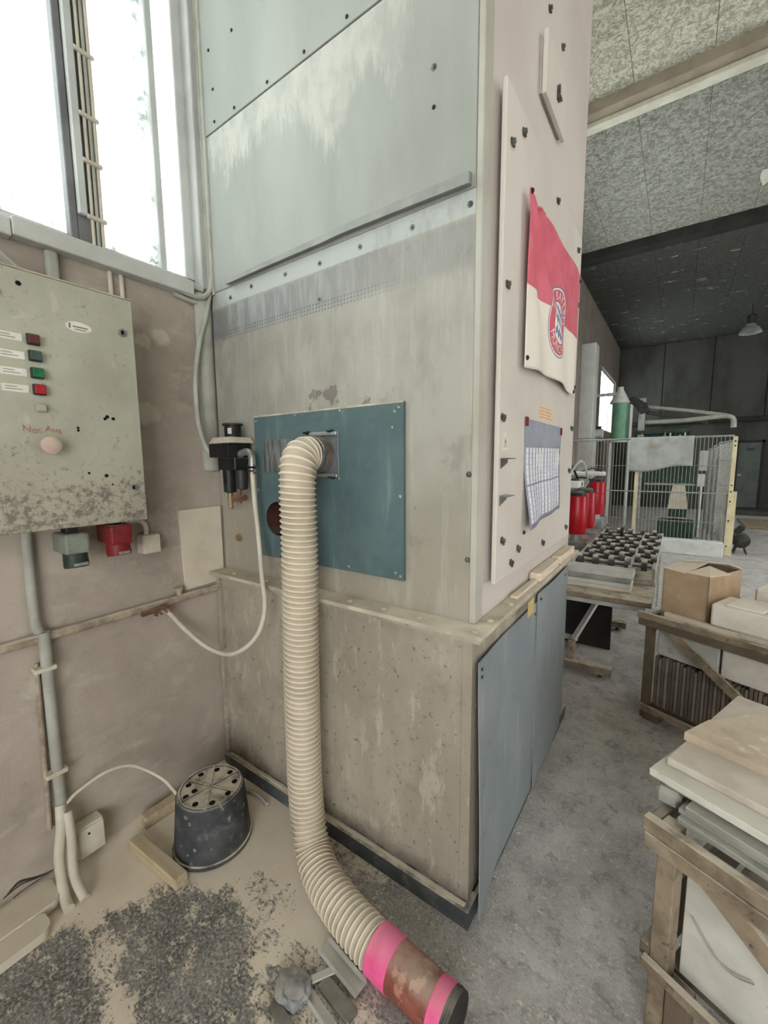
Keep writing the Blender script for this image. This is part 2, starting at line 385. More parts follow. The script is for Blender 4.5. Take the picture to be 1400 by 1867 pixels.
M['knob'] = simple('dusty_pink_knob', (190, 172, 156), (176, 156, 142), 20, .6, dust=.4)
M['socket_grey'] = simple('grey_socket', (132, 138, 126), (116, 120, 110), 20, .6, dust=.35)
M['socket_green'] = simple('dark_green_socket_lid', (52, 66, 56), (40, 50, 44), 20, .5, dust=.25)
M['socket_red'] = simple('red_socket', (132, 38, 42), (108, 32, 36), 14, .5, dust=.35)
M['pvc'] = simple('dusty_grey_conduit', (172, 174, 164), (152, 152, 142), 9, .6, dust=.45)
M['pvc_white'] = simple('dusty_white_plastic', (206, 200, 186), (190, 182, 166), 9, .6, dust=.5)
M['pipe'] = simple('dust_caked_pipe', (176, 162, 144), (136, 122, 106), 16, .85, dust=.8)
M['trunking'] = simple('grey_cable_trunking', (196, 197, 192), (182, 183, 178), 5, .6, dust=.3)
M['frame_paint'] = simple('pale_grey_window_frame', (200, 204, 202), (186, 190, 188), 5, .55, dust=.3)
M['frame_mid'] = simple('mid_grey_window_jamb', (176, 177, 174), (160, 161, 158), 5, .6, dust=.2)
M['frame_dark'] = simple('dark_grey_window_post', (122, 122, 124), (104, 104, 106), 5, .6, dust=.2)
def glass_mat():
    k = NT('dirty_window_glass'); t = k.t
    tr = t.nodes.new('ShaderNodeBsdfTransparent'); tr.inputs[0].default_value = (.93, .97, .96, 1)
    di = t.nodes.new('ShaderNodeBsdfTranslucent'); di.inputs[0].default_value = lin(205, 215, 210)
    df = t.nodes.new('ShaderNodeBsdfDiffuse'); df.inputs[0].default_value = lin(168, 178, 172)
    gl = t.nodes.new('ShaderNodeBsdfGlossy'); gl.inputs['Roughness'].default_value = .05
    y = k.xyz()[1]
    sp = k.step(k.noise(30, 6, .75, stretch=(1, 1, .55)), .665, .69)
    z = k.xyz()[2]; fl = k.math('MULTIPLY', k.math('MULTIPLY', k.step(y, .86, .97), k.step(y, .99, .975)), k.step(k.noise(16, 7, .75), .40, .62))
    fl = k.math('ADD', fl, k.math('MULTIPLY', k.step(z, 2.42, 2.32), k.step(k.noise(20, 6, .7), .48, .62)))
    dirt = k.math('ADD', k.math('MULTIPLY', k.step(k.noise(8, 6, .7), .45, .75), .5), .06)
    a = t.nodes.new('ShaderNodeMixShader'); k.put(a.inputs[0], dirt); k.link(tr.outputs[0], a.inputs[1]); k.link(di.outputs[0], a.inputs[2])
    b = t.nodes.new('ShaderNodeMixShader'); k.put(b.inputs[0], k.math('MAXIMUM', k.math('MULTIPLY', sp, .95), k.math('MULTIPLY', fl, .8))); k.link(a.outputs[0], b.inputs[1]); k.link(df.outputs[0], b.inputs[2])
    c = t.nodes.new('ShaderNodeMixShader'); c.inputs[0].default_value = .04; k.link(b.outputs[0], c.inputs[1]); k.link(gl.outputs[0], c.inputs[2])
    k.link(c.outputs[0], k.out.inputs['Surface']); return k.m
M['glass'] = glass_mat()
M['bucket'] = simple('dusty_black_plastic', (52, 55, 58), (78, 80, 82), 7, .6, dust=.95, spot=(136, 134, 130), spot_t=.62, spot_s=22)
M['wood_fresh'] = simple('pale_sawn_timber', (192, 174, 146), (172, 154, 126), 8, .8, dust=.25, stretch=(1, 6, 6))
M['wood_pale'] = simple('whitened_timber', (222, 208, 188), (206, 190, 168), 10, .8, dust=.3, stretch=(6, 1, 6))
M['wood_crate'] = simple('weathered_crate_wood', (142, 127, 107), (108, 95, 79), 11, .85, dust=.8, spot=(84, 72, 60), spot_t=.62, spot_s=26)
M['wood_dark'] = simple('dark_crate_wood', (108, 95, 80), (86, 74, 62), 9, .85, dust=.4)
M['board_beige'] = simple('dusty_fibre_board', (208, 198, 180), (192, 182, 164), 5, .8, dust=.5)
M['stone_white'] = simple('pale_stone', (200, 198, 188), (180, 178, 168), 5, .6, dust=.3, spot=(158, 154, 146), spot_t=.63)
M['stone_tan'] = simple('tan_stone', (190, 172, 150), (166, 150, 132), 8, .7, dust=.3, spot=(206, 196, 182), spot_t=.6)
M['stone_rose'] = simple('rosy_grey_stone', (194, 184, 174), (170, 158, 148), 9, .7, dust=.35, spot=(150, 132, 120), spot_t=.63)
M['stone_grey'] = simple('grey_stone', (150, 150, 142), (124, 124, 118), 9, .7, dust=.45)
M['tile_brown'] = simple('brown_stone_tile', (112, 102, 92), (92, 83, 74), 9, .7, dust=.35)
M['tile_grey'] = simple('grey_brown_stone_tile', (138, 128, 116), (116, 106, 96), 9, .7, dust=.35)
M['aerated'] = simple('white_block', (224, 218, 206), (208, 200, 188), 7, .85, dust=.25)
M['carton'] = simple('dusty_cardboard', (176, 152, 124), (158, 134, 108), 5, .8, dust=.75)
M['carton_top'] = simple('dusty_cardboard_flap', (214, 198, 178), (198, 182, 160), 5, .8, dust=.5)
M['alu'] = simple('pale_aluminium', (206, 206, 202), (186, 186, 182), 9, .4, .4, dust=.3)
M['red_paint'] = simple('glossy_red_paint', (172, 18, 34), (152, 14, 28), 5, .3, dust=.08)
M['fence'] = simple('galvanised_wire', (172, 172, 165), (148, 148, 142), 20, .5, .4, dust=.2)
M['cream_post'] = simple('cream_fence_post', (214, 204, 170), (196, 186, 152), 6, .6, dust=.2)
M['cloth_grey'] = simple('grey_plastic_sheet', (168, 170, 166), (146, 148, 144), 5, .6, dust=.15, spot=(150, 132, 104), spot_t=.64, spot_s=5)
M['green_tank'] = simple('mint_green_tank', (122, 168, 140), (104, 150, 122), 4, .5, dust=.1)
M['green_dark'] = simple('dark_green_machine_paint', (46, 70, 56), (34, 54, 43), 6, .5, dust=.25)
M['white_paint'] = simple('white_machine_paint', (214, 216, 212), (196, 198, 194), 6, .5, dust=.1)
M['lampshade'] = simple('grey_lamp_shade', (150, 156, 150), (130, 136, 131), 6, .5, dust=.1)
M['door_grey'] = simple('dull_grey_door', (86, 90, 88), (74, 78, 76), 3, .6, dust=0)

# ================================================================== STRUCTURE
WX = -1.77          # face of the left wall
CEIL = 5.0; YB = 15.7
W1 = (-1.2, 1.137, 2.262, 3.95); W2 = (12.15, 15.05, 2.30, 3.88); W3 = (4.4, 8.6, 2.28, 3.9)   # window openings y0,y1,z0,z1
bm = NB(); wx0, wx1 = WX - .22, WX
B(bm, (wx0, -4, -.1), (wx1, YB + .2, 2.262)); B(bm, (wx0, -4, 3.95), (wx1, YB + .2, CEIL + .1))
for y0, y1 in ((-4, W1[0]), (W1[1], W3[0]), (W3[1], W2[0]), (W2[1], YB + .2)): B(bm, (wx0, y0, 2.262), (wx1, y1, 3.95))
for W in (W2, W3): B(bm, (wx0, W[0], 2.262), (wx1, W[1], W[2])); B(bm, (wx0, W[0], W[3]), (wx1, W[1], 3.95))
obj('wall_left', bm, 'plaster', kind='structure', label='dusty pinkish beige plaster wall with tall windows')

# floor: one grid, fine near the camera, dust lies on it in real thickness
def inpoly(x, y, P):
    c = False; j = len(P) - 1
    for i in range(len(P)):
        if (P[i][1] > y) != (P[j][1] > y) and x < (P[j][0] - P[i][0]) * (y - P[i][1]) / (P[j][1] - P[i][1]) + P[i][0]: c = not c
        j = i
    return c
def dpoly(x, y, P):
    best = 9
    for i in range(len(P)):
        ax, ay = P[i - 1]; bx, by = P[i]; dx, dy = bx - ax, by - ay
        t = max(0, min(1, ((x - ax) * dx + (y - ay) * dy) / (dx * dx + dy * dy + 1e-12)))
        best = min(best, math.hypot(x - ax - dx * t, y - ay - dy * t))
    return -best if inpoly(x, y, P) else best
PA = [(-1.43, .45), (-1.37, .60), (-1.21, .70), (-1.07, .66), (-.95, .60), (-.86, .56), (-.83, .50), (-.98, .40), (-1.0, .36), (-1.12, .435), (-1.24, .44)]
PB = [(-1.53, .37), (-1.40, .375), (-1.33, .355), (-1.24, .365), (-1.12, .31), (-1.0, .25), (-1.0, -.3), (-1.6, -.3), (-1.58, .2)]
PC = [(-1.05, 1.09), (-.45, 1.09), (-.2, .9), (-.45, .78), (-.75, .93), (-.98, 1.0)]
PD = [(-1.22, .80), (-1.08, .90), (-.95, .90), (-.96, .78), (-1.1, .74)]; PE = [(-.98, .70), (-.86, .80), (-.62, .80), (-.55, .6), (-.6, .3), (-.9, .45)]
def sm(a, b, v):
    t = max(0, min(1, (v - a) / (b - a))); return t * t * (3 - 2 * t)
def dust_at(x, y):
    n = mnoise.fractal(Vector((x * 5, y * 5, 3)), 1.0, 2.0, 4) * .07
    d = 1.08
    a = dpoly(x, y, PA) - .05 + n * .6; d = min(d, .30 + .8 * sm(-.06, .06, a))
    b = dpoly(x, y, PB) - .02 + n * .3; d = min(d, .26 + .82 * sm(-.05, .05, b))
    e = dpoly(x, y, PD) + n; d = min(d, .66 + .42 * sm(-.05, .06, e)); e = dpoly(x, y, PE) + n; d = min(d, .60 + .48 * sm(-.05, .06, e))
    c = dpoly(x, y, PC) + n; d = min(d, .36 + .72 * sm(-.06, .10, c))
    right = sm(-.86, -.55, x - (1.0 - y) * .35); d = d * (1 - right) + (.22 + n * 2.5) * right          # beyond the hose the floor is swept
    far = sm(1.2, 3.5, y); d = d * (1 - far) + (.2 + n) * far
    scat = mnoise.fractal(Vector((x * 9, y * 9, 8)), 1.0, 2.0, 3); d -= .35 * max(0, scat - .25) * (1 - right)
    return max(0.0, min(1.1, d))
def grid_lines(lo, f0, f1, hi, fine, grow):
    c = []; v = f0
    while v < f1: c.append(v); v += fine
    c.append(f1); st = fine; v = f1
    while v < hi: st = min(st * grow, .6); v += st; c.append(min(v, hi))
    st = fine; v = f0
    while v > lo: st = min(st * grow, .6); v -= st; c.append(max(v, lo))
    return sorted(set(round(q, 4) for q in c))
gx = grid_lines(WX - .02, WX - .02, .12, 9.0, .013, 1.25); gy = grid_lines(-4, .12, 1.32, YB + .1, .013, 1.25)
vs = []; dv = []; pv = []
for y in gy:
    for x in gx:
        d = dust_at(x, y); drift = .02 * math.exp(-((x - WX) / .07) ** 2) * (1 if y < 1.15 else 0)
        vs.append((x, y, .004 * (d - .5) * (1 if y < 1.4 and x < 0 else 0) + drift * d)); dv.append(d); pv.append(max(.45 * sm(.6, .9, y) * sm(-1.1, -.9, x), sm(-.62, -.3, x), sm(1.2, 2.4, y)))
nx = len(gx); fs = [(j * nx + i, j * nx + i + 1, (j + 1) * nx + i + 1, (j + 1) * nx + i) for j in range(len(gy) - 1) for i in range(nx - 1)]
me = bpy.data.meshes.new('floor'); me.from_pydata(vs, [], fs); me.materials.append(M['floor'])
at = me.attributes.new('dust', 'FLOAT', 'POINT'); at.data.foreach_set('value', dv); at = me.attributes.new('pale', 'FLOAT', 'POINT'); at.data.foreach_set('value', pv); me.shade_smooth()
fl = bpy.data.objects.new('floor', me); COL.objects.link(fl); setp(fl, 'concrete floor under pale dust with bare dark patches', kind='structure')

# ceiling of boards between beams
bm = NB()
for lo_, hi_ in (((WX - .22, -4.2), (3.63, YB + .3)), ((5.43, -4.2), (9.2, YB + .3)), ((3.63, -4.2), (5.43, 3.2)), ((3.63, 10.1), (5.43, YB + .3))): B(bm, (lo_[0], lo_[1], CEIL + .036), (hi_[0], hi_[1], CEIL + .2))
ceil = obj('ceiling', bm, 'beam_dark', kind='structure', label='ceiling of wood wool boards between cross beams')
ys = [-4, -2.2, -.4, 1.4, 3.2, 5.05, 6.65, 8.25, 10.1, 12.0, 13.9, YB]
bw = .6
brd = {}
for j in range(len(ys) - 1):
    L = ys[j + 1] - ys[j]
    for i in range(18):
        x0 = WX + i * bw
        if x0 > 8.6: break
        if 3.4 < x0 < 5.0 and 2.5 < (ys[j] + ys[j + 1]) / 2 < 11: continue      # rooflight strip
        mt = 'ceiling_near' if ys[j] < 5 else 'ceiling' if ys[j] < 8.2 else 'ceiling_dimmed'
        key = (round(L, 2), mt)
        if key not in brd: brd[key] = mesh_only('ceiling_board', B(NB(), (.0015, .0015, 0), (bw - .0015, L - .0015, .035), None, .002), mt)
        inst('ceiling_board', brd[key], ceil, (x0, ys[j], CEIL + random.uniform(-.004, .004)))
box('trim_1', (WX, 4.93, CEIL - .10), (9, 5.13, CEIL + .02), 'beam_side', kind='structure', bev=.004, label='brown dusty cross beam under the ceiling')
box('trim_2', (WX, 5.05, CEIL - .145), (9, 5.16, CEIL - .10), 'beam_light', kind='structure', bev=.004, label='pale flange along the near ceiling beam')
box('trim_3', (WX, 8.18, CEIL - .14), (9, 8.42, CEIL + .02), 'beam_dark', kind='structure', bev=.004, label='dark steel cross beam under the ceiling')
# back wall, upper panels over a dark lintel
bm = NB(); B(bm, (WX - .22, YB, -.1), (9, YB + .2, CEIL + .1)); wb = obj('wall_back', bm, 'back_wall', kind='structure', label='dark sooty end wall of the hall')
pm = mesh_only('wall_panel', B(NB(), (.01, -.04, 0), (1.19, 0, 2.3), None, .006), 'back_wall')
for i in range(9): inst('wall_panel', pm, wb, (WX + i * 1.2, YB, 2.68))
box('trim_4', (WX, YB - .18, 2.55), (9, YB, 2.66), 'beam_dark', kind='structure', label='dusty lintel across the end wall')
# the parts of the hall that carry the daylight: gate openings beside and behind the camera
bm = NB(); B(bm, (9, -4, -.1), (9.2, 5.5, CEIL)); B(bm, (9, 9.5, -.1), (9.2, YB + .2, CEIL)); B(bm, (9, 5.5, 3.6), (9.2, 9.5, CEIL))
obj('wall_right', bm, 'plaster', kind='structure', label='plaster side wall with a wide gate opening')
bm = NB(); B(bm, (WX - .22, -4.2, -.1), (.6, -4, CEIL)); B(bm, (5.6, -4.2, -.1), (9.2, -4, CEIL)); B(bm, (.6, -4.2, 4.0), (5.6, -4, CEIL))
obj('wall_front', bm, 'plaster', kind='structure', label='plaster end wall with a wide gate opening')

def window(n, W, mull, label):
    y0, y1, z0, z1 = W
    root = bpy.data.objects.new('window_%d' % n, None); COL.objects.link(root); root.location = (WX - .1, (y0 + y1) / 2, z0); WL[root.name] = Vector(root.location); setp(root, label, kind='structure')
    fx0, fx1 = WX - .11, WX - .05
    f = .05
    for (a, b) in (((y0, z0), (y1, z0 + f)), ((y0, z1 - f), (y1, z1)), ((y0, z0), (y0 + f, z1)), ((y1 - f, z0), (y1, z1))):
        box('frame_bar', (fx0, a[0], a[1]), (fx1, b[0], b[1]), 'frame_paint', root, bev=.004)
    e = [y0 + f] + mull + [y1 - f]
    for m_ in mull: box('mullion', (fx0 + .01, m_ - .014, z0 + f), (fx1 - .01, m_ + .014, z1 - f), 'frame_paint', root, bev=.003)
    for a, b in zip(e, e[1:]): box('pane', (WX - .084, a, z0 + f), (WX - .078, b, z1 - f), 'glass', root, bev=0)
    return root
win1 = window(1, W1, [-.55, .06, .462, .70, .998], 'tall dirty window above the electrical cabinet')
box('reveal', (WX - .05, W1[1] - .012, W1[2]), (WX + .012, W1[1] + .045, W1[3]), 'frame_mid', win1, bev=.004)
window(2, W2, [13.1, 14.1], 'far window beside the green tank')
window(3, W3, [5.4, 6.4, 7.5], 'window hidden behind the dust extractor')
# dark post in front of window with cable conduits
post = thing('window_post', 'dark grey post with clipped cables in front of the window', 'post', (WX + .02, .70, 2.29))
box('channel', (WX - .05, .648, 2.285), (WX - .01, .672, 3.9), 'frame_dark', post, bev=.003)
box('cover_strip', (WX - .01, .672, 2.37), (WX + .012, .698, 3.9), 'frame_paint', post, bev=.003)
box('back_plate', (WX - .05, .672, 2.27), (WX - .012, .752, 3.9), 'frame_dark', post, bev=.003)
for i, y in enumerate((.712, .728, .743)): tube('cable', [(WX + .004, y, 2.25), (WX + .004, y + .002, 2.8), (WX + .004, y - .002, 3.9)], .0055, 'pvc_white' if i != 1 else 'pvc', post, seg=8, n=3)
for z in (2.369, 2.552, 2.70, 2.90, 3.1, 3.3, 3.5, 3.7):
    box('cable_clip', (WX + .002, .695, z - .007), (WX + .016, .757, z + .007), 'pvc_white', post, bev=.003)

# ================================================================== THE DUST EXTRACTOR
FY, RX = 1.165, -.488; XL = WX + .012; YK = 2.50; HT = 4.35
mc = thing('dust_extractor', 'tall grey-green sheet metal dust extractor cabinet on a blue-panelled hopper', 'machine', (-1.12, 1.8, 0))
box('body', (XL + .01, FY + .12, 1.0), (RX - .012, YK, HT), 'sheet_top', mc, bev=.004)
# front sheets (lowest has the round port cut through)
bm = hole_plate(NB(), XL, RX - .016, .995, 2.252, FY, FY + .012, -1.345, 1.268, .0712); obj('front_sheet', bm, 'sheet_lower', mc, label='lowest front sheet, worn and dusty')
box('front_sheet', (XL, FY - .004, 2.246), (RX - .016, FY + .012, 2.868), 'sheet_upper', mc, bev=.0015, label='middle front sheet with white dried slurry runs')
box('front_sheet', (XL, FY - .007, 2.872), (RX - .016, FY + .012, HT), 'sheet_top', mc, bev=.0015, label='top front sheet')
box('corner_trim', (RX - .016, FY - .002, 1.0), (RX + .004, FY + .06, HT), 'trim', mc, bev=.003)
box('side_sheet', (RX - .012, FY + .06, 1.0), (RX, YK, HT), 'cream_side', mc, bev=.002)
box('side_filler', (XL, FY + .012, 1.0), (XL + .02, YK, HT), 'sheet_top', mc, bev=0)
# folded ledge strip over the lowest sheet, slightly bowed
bm = NB(); n = 14; pr = []
for i in range(n + 1):
    t = i / n; x = -1.615 + t * 1.1; z = 2.253 + .008 * math.sin(t * math.pi) * (1 if t > .5 else .6)
    h = .012 + .014 * t
    pr.append([bm.verts.new(p) for p in ((x, FY - .004, z), (x, FY - .026, z - .004), (x, FY - .026, z + h), (x, FY - .004, z + h + .006))])
for a, b in zip(pr, pr[1:]):
    for k in range(4): bm.faces.new((a[k], a[(k + 1) % 4], b[(k + 1) % 4], b[k]))
bm.faces.new(pr[0]); bm.faces.new(pr[-1]); obj('ledge_strip', bm, 'ledge', mc)
# screws and rivets on the front
scr = mesh_only('screw', LA(NB(), [(.006, 0), (.0055, .003), (.002, .005)], (0, 0, 0), (0, -1, 0), 10), 'screw_dark')
riv = mesh_only('rivet', LA(NB(), [(.009, 0), (.009, .0015), (.004, .002), (.004, .005), (.001, .006)], (0, 0, 0), (0, -1, 0), 12), 'screw')
for x, z in [(-1.676, 3.17), (-1.66, 3.02), (-1.527, 2.893), (-1.329, 2.890), (-1.137, 2.892), (-.946, 2.894), (-1.522, 3.161), (-1.33, 3.162), (-.74, 2.894), (-.56, 2.894), (-1.66, 2.9)]:
    inst('screw', scr, mc, (x, FY - .007, z))
inst('screw', scr, mc, (-.635, FY - .004, 2.5)); inst('rivet', riv, mc, (-.636, FY - .004, 2.602))
for x, z in [(-1.62, 2.205), (-1.479, 2.217), (-1.275, 2.213), (-1.095, 2.204), (-.912, 2.208), (-.71, 2.206), (-.521, 2.209), (-.511, 1.46), (-.511, 1.2), (-1.1, 2.085)]:
    inst('rivet', riv, mc, (x, FY, z))
bm = NB(); LA(bm, [(.021, 0), (.021, .004), (.013, .004), (.013, .018), (.009, .02)], (-1.64, FY, 1.157), (0, -1, 0), 8); obj('blanking_bolt', bm, 'brass', mc, smooth=True)
# big flange between cabinet and hopper
FZ = 1.0
bm = NB(); PR(bm, [(XL - .004, 1.072, FZ - .014), (-.43, 1.084, FZ - .014), (-.43, FY + .03, FZ - .014), (XL - .004, FY + .03, FZ - .014)], (0, 0, .014)); obj('flange', bm, 'flange', mc)
bm = B(NB(), (RX - .02, FY + .0301, FZ - .014), (-.43, YK, FZ), None, .001); obj('flange', bm, 'flange', mc)
bm = B(NB(), (XL + .02, 1.088, FZ - .026), (-.436, 1.13, FZ - .0145)); obj('flange_underside', bm, 'hopper', mc)
bm = B(NB(), (-.474, 1.14, FZ - .026), (-.436, YK, FZ - .0145)); obj('flange_underside', bm, 'hopper', mc)
blt = mesh_only('flange_bolt', LA(NB(), [(.011, 0), (.011, .005), (.006, .007)], (0, 0, 0), (0, 0, 1), 6), 'flange')
for x in (-1.62, -1.40, -1.25, -.94, -.79, -.65): inst('flange_bolt', blt, mc, (x, 1.115, FZ))
for p in ((-.462, 1.108), (-.455, 1.215), (-.452, 1.40)): inst('flange_bolt', blt, mc, (p[0], p[1], FZ))
# hopper and base
HY, HX = 1.128, -.476
box('hopper', (XL, HY, .07), (HX, YK - .04, FZ - .0261), 'hopper', mc, bev=.004)
box('edge_angle', (HX - .03, HY - .003, .075), (HX + .003, HY + .001, FZ - .027), 'hopper', mc, bev=.001)
box('edge_angle', (XL, HY - .02, .075), (XL + .022, HY - .0005, FZ - .027), 'hopper', mc, bev=.001)
bm = NB(); B(bm, (XL, 1.102, 0), (-.462, 1.108, .062)); B(bm, (-.474, 1.108, 0), (-.462, YK, .062)); B(bm, (XL, 1.108, .05), (-.474, HY + .05, .062)); obj('plinth', bm, 'plinth', mc)
bm = NB()
for i in range(40):
    t = i / 40; x = XL + .02 + t * (-.48 - XL - .02); L = (-.5 - XL) / 40
    hh = .004 + .010 * abs(mnoise.noise(Vector((x * 9, 0, 0))))
    B(bm, (x, 1.114, .062), (x + L, HY, .062 + hh * .7))
obj('dust_ridge', bm, 'flange', mc)
# two chalky blue panels on the hopper side; the first springs open at its front edge
def curved_panel(y0, y1, z0, z1, fx, sweep):
    bm = NB(); cols = []; n, m = 12, 10
    for i in range(n + 1):
        for j in range(m + 1):
            u = i / n; v = j / m; y = y0 + (y1 - y0) * u; z = z0 + (z1 - z0) * v
            cols.append((fx + sweep(u, v), y, z))
    A = [bm.verts.new(c) for c in cols]; Bv = [bm.verts.new((c[0] - .004, c[1], c[2])) for c in cols]
    q = lambda i, j: i * (m + 1) + j
    for i in range(n):
        for j in range(m):
            bm.faces.new((A[q(i, j)], A[q(i + 1, j)], A[q(i + 1, j + 1)], A[q(i, j + 1)])); bm.faces.new((Bv[q(i, j)], Bv[q(i, j + 1)], Bv[q(i + 1, j + 1)], Bv[q(i + 1, j)]))
    for i in range(n):
        for j in (0, m): bm.faces.new((A[q(i, j)], Bv[q(i, j)], Bv[q(i + 1, j)], A[q(i + 1, j)]))
    for j in range(m):
        for i in (0, n): bm.faces.new((A[q(i, j)], A[q(i, j + 1)], Bv[q(i, j + 1)], Bv[q(i, j)]))
    return bm
pn = obj('hopper_panel', curved_panel(1.138, 1.795, .015, .893, -.462, lambda u, v: .024 * max(0, 1 - u * 3) * (1 - .6 * v) + .003 * math.sin(v * 5)), 'blue_grey', mc, smooth=True)
pn2 = obj('hopper_panel', curved_panel(1.80, 2.40, .02, .93, -.460, lambda u, v: .004 * math.sin(u * 4) + .006 * max(0, 1 - u * 5) * max(0, 1 - 2 * v)), 'blue_grey', mc, smooth=True)
box('strap_label', (-.4359, 1.56, .905), (-.4345, 1.64, .965), simple('ochre_tag', (196, 176, 120), (180, 160, 110)), mc, bev=0)
rv2 = mesh_only('panel_screw', LA(NB(), [(.006, 0), (.005, .003)], (0, 0, 0), (1, 0, 0), 8), 'screw_dark')
for y, z in ((1.16, .865), (1.16, .84), (1.74, .86), (1.83, .9), (2.3, .9)): inst('panel_screw', rv2, mc, (-.4555, y, z))
# teal inspection plate with spigot
tp = obj('inspection_plate', hole_plate(NB(), -1.48, -.733, 1.10, 1.69, FY - .016, FY - .0005, -1.345, 1.268, .0712), 'teal', mc, label='teal painted square inspection plate')
bm = NB(); B(bm, (-1.48, FY - .0165, 1.688), (-.733, FY - .0005, 1.694)); obj('dust_edge', bm, 'flange', tp)
tb = mesh_only('plate_screw', LA(NB(), [(.006, 0), (.0055, .003), (.002, .0045)], (0, 0, 0), (0, -1, 0), 10), 'galv')
for x, z in [(-1.465, 1.672), (-1.23, 1.68), (-1.0, 1.68), (-.75, 1.672), (-.765, 1.66), (-.775, 1.61), (-1.468, 1.385), (-.745, 1.385), (-1.462, 1.118), (-1.2, 1.115), (-.97, 1.118), (-.765, 1.125), (-.745, 1.115), (-1.01, 1.44)]:
    inst('plate_screw', tb, tp, (x, FY - .016, z))
box('nameplate', (-1.425, FY - .0185, 1.46), (-1.25, FY - .0155, 1.592), 'nameplate', tp, bev=.001, label='scuffed silver nameplate')
bm = NB(); T(bm, [(-1.345, FY - .024, 1.268), (-1.345, FY + .115, 1.268)], .066, 32, caps=False); T(bm, [(-1.345, FY - .024, 1.268), (-1.345, FY + .115, 1.268)], .070, 32, caps=False); obj('port_ring', bm, 'rust_pipe', tp, smooth=True, recalc=False)
box('port_baffle', (-1.41, FY + .05, 1.235), (-1.28, FY + .056, 1.242), 'spigot', tp, bev=0)
SPX, SPZ = -1.092, 1.527
bm = NB(); B(bm, (SPX - .085, FY - .021, SPZ - .085), (SPX + .085, FY - .0155, SPZ + .085), None, .002); obj('spigot_plate', bm, 'spigot_plate', tp)
bm = NB(); LA(bm, [(.066, 0), (.066, .075), (.064, .075), (.064, 0)], (SPX, FY - .02, SPZ), (0, -1, 0), 32, cap=False); obj('spigot', bm, 'spigot', tp, smooth=True)
for dx in (-.06, .06):
    for dz in (-.082, .082): bm = NB(); LA(bm, [(.008, 0), (.008, .01), (.004, .01), (.004, .03)], (SPX + dx, FY - .021, SPZ + dz), (0, -1, 0), 8); obj('clamp_bolt', bm, 'dark_metal', tp)
for dz in (-.075, .075): box('clamp_bar', (SPX - .05, FY - .034, SPZ + dz - .006), (SPX + .085, FY - .0215, SPZ + dz + .006), 'galv', tp, bev=.002)
# access door on the side with latches
DX = -.455; DY0, DY1, DZ0, DZ1 = 1.252, 2.335, 1.108, 2.560
ad = box('access_door', (DX - .015, DY0, DZ0), (DX, DY1, DZ1), 'cream_panel', mc, bev=.003, label='cream side door held by small latches')
box('door_frame', (RX, DY0 + .05, DZ0 + .05), (DX - .015, DY1 - .05, DZ1 - .05), 'dark_metal', mc, bev=0)
bm = NB(); LA(bm, [(.012, 0), (.012, .003), (.007, .004), (.007, .012), (.002, .013)], (0, 0, 0), (1, 0, 0), 10); B(bm, (.004, -.004, -.016), (.010, .004, .006))
lt = mesh_only('latch', bm, 'latch')
for y, z in [(1.30, 2.416), (1.40, 2.50), (1.836, 2.508), (1.29, 2.024), (2.245, 2.484), (2.28, 2.25), (2.28, 1.86), (1.277, 1.634), (1.302, 1.245), (1.396, 1.153), (1.803, 1.157), (2.239, 1.166), (2.27, 1.66), (1.47, 1.19), (2.26, 1.45)]: inst('latch', lt, ad, (DX, y, z))
for z in (1.505, 1.388):
    bm = NB(); PR(bm, [(DX, 1.272, z), (DX, 1.335, z), (DX, 1.335, z - .012), (DX, 1.272, z - .03)], (.002, 0, 0)); B(bm, (DX, 1.272, z), (DX + .028, 1.335, z + .003)); obj('bracket', bm, 'steel', ad)
bm = NB()
for s, mtx in ((.034, 0), ):
    PR(bm, [(DX + .0005, 1.311, 1.596), (DX + .0005, 1.277, 1.533), (DX + .0005, 1.345, 1.533)], (.0006, 0, 0))
ws = obj('warning_sticker', bm, 'label_white', ad, label='faded triangular warning sticker')
bm = NB(); PR(bm, [(DX + .0011, 1.311, 1.583), (DX + .0011, 1.288, 1.541), (DX + .0011, 1.334, 1.541)], (.0004, 0, 0)); tri = obj('inner_field', bm, simple('faded_yellow_print', (206, 196, 168), (196, 186, 160), dust=0), ws)
bm = NB(); PR(bm, [(DX + .0016, 1.314, 1.575), (DX + .0016, 1.304, 1.558), (DX + .0016, 1.311, 1.558), (DX + .0016, 1.307, 1.545), (DX + .0016, 1.319, 1.563), (DX + .0016, 1.312, 1.563)], (.0003, 0, 0)); obj('flash_mark', bm, 'label_ink', ws)
nl = box('notice_label', (DX + .0004, 1.69, 1.658), (DX + .001, 1.90, 1.712), simple('pale_orange_label', (222, 200, 172), (214, 190, 162), dust=0), ad, bev=0, label='pale orange notice label')
for i in range(4): box('print_line', (DX + .0011, 1.70, 1.667 + i * .012), (DX + .0013, 1.89 - .03 * (i % 2), 1.671 + i * .012), simple('orange_print', (206, 156, 110), (200, 150, 106), dust=0) if i == 0 else bpy.data.materials['orange_print'], nl, bev=0)
# small cover box high on the side
vb = box('cover_box', (RX + .0005, 1.66, 2.785), (RX + .012, 1.925, 2.96), 'trim', mc, bev=.001, label='small raised cover on the side')
box('cover_plate', (RX + .012, 1.65, 2.775), (RX + .028, 1.935, 2.975), 'cream_panel', vb, bev=.002)
bm = NB(); B(bm, (RX + .028, 1.79, 2.845), (RX + .04, 1.80, 2.885)); B(bm, (RX + .028, 1.79, 2.838), (RX + .044, 1.812, 2.846)); obj('cover_handle', bm, 'latch', vb)
for y, z in ((1.75, 3.12), (1.95, 3.14)): inst('latch', lt, mc, (RX, y, z))

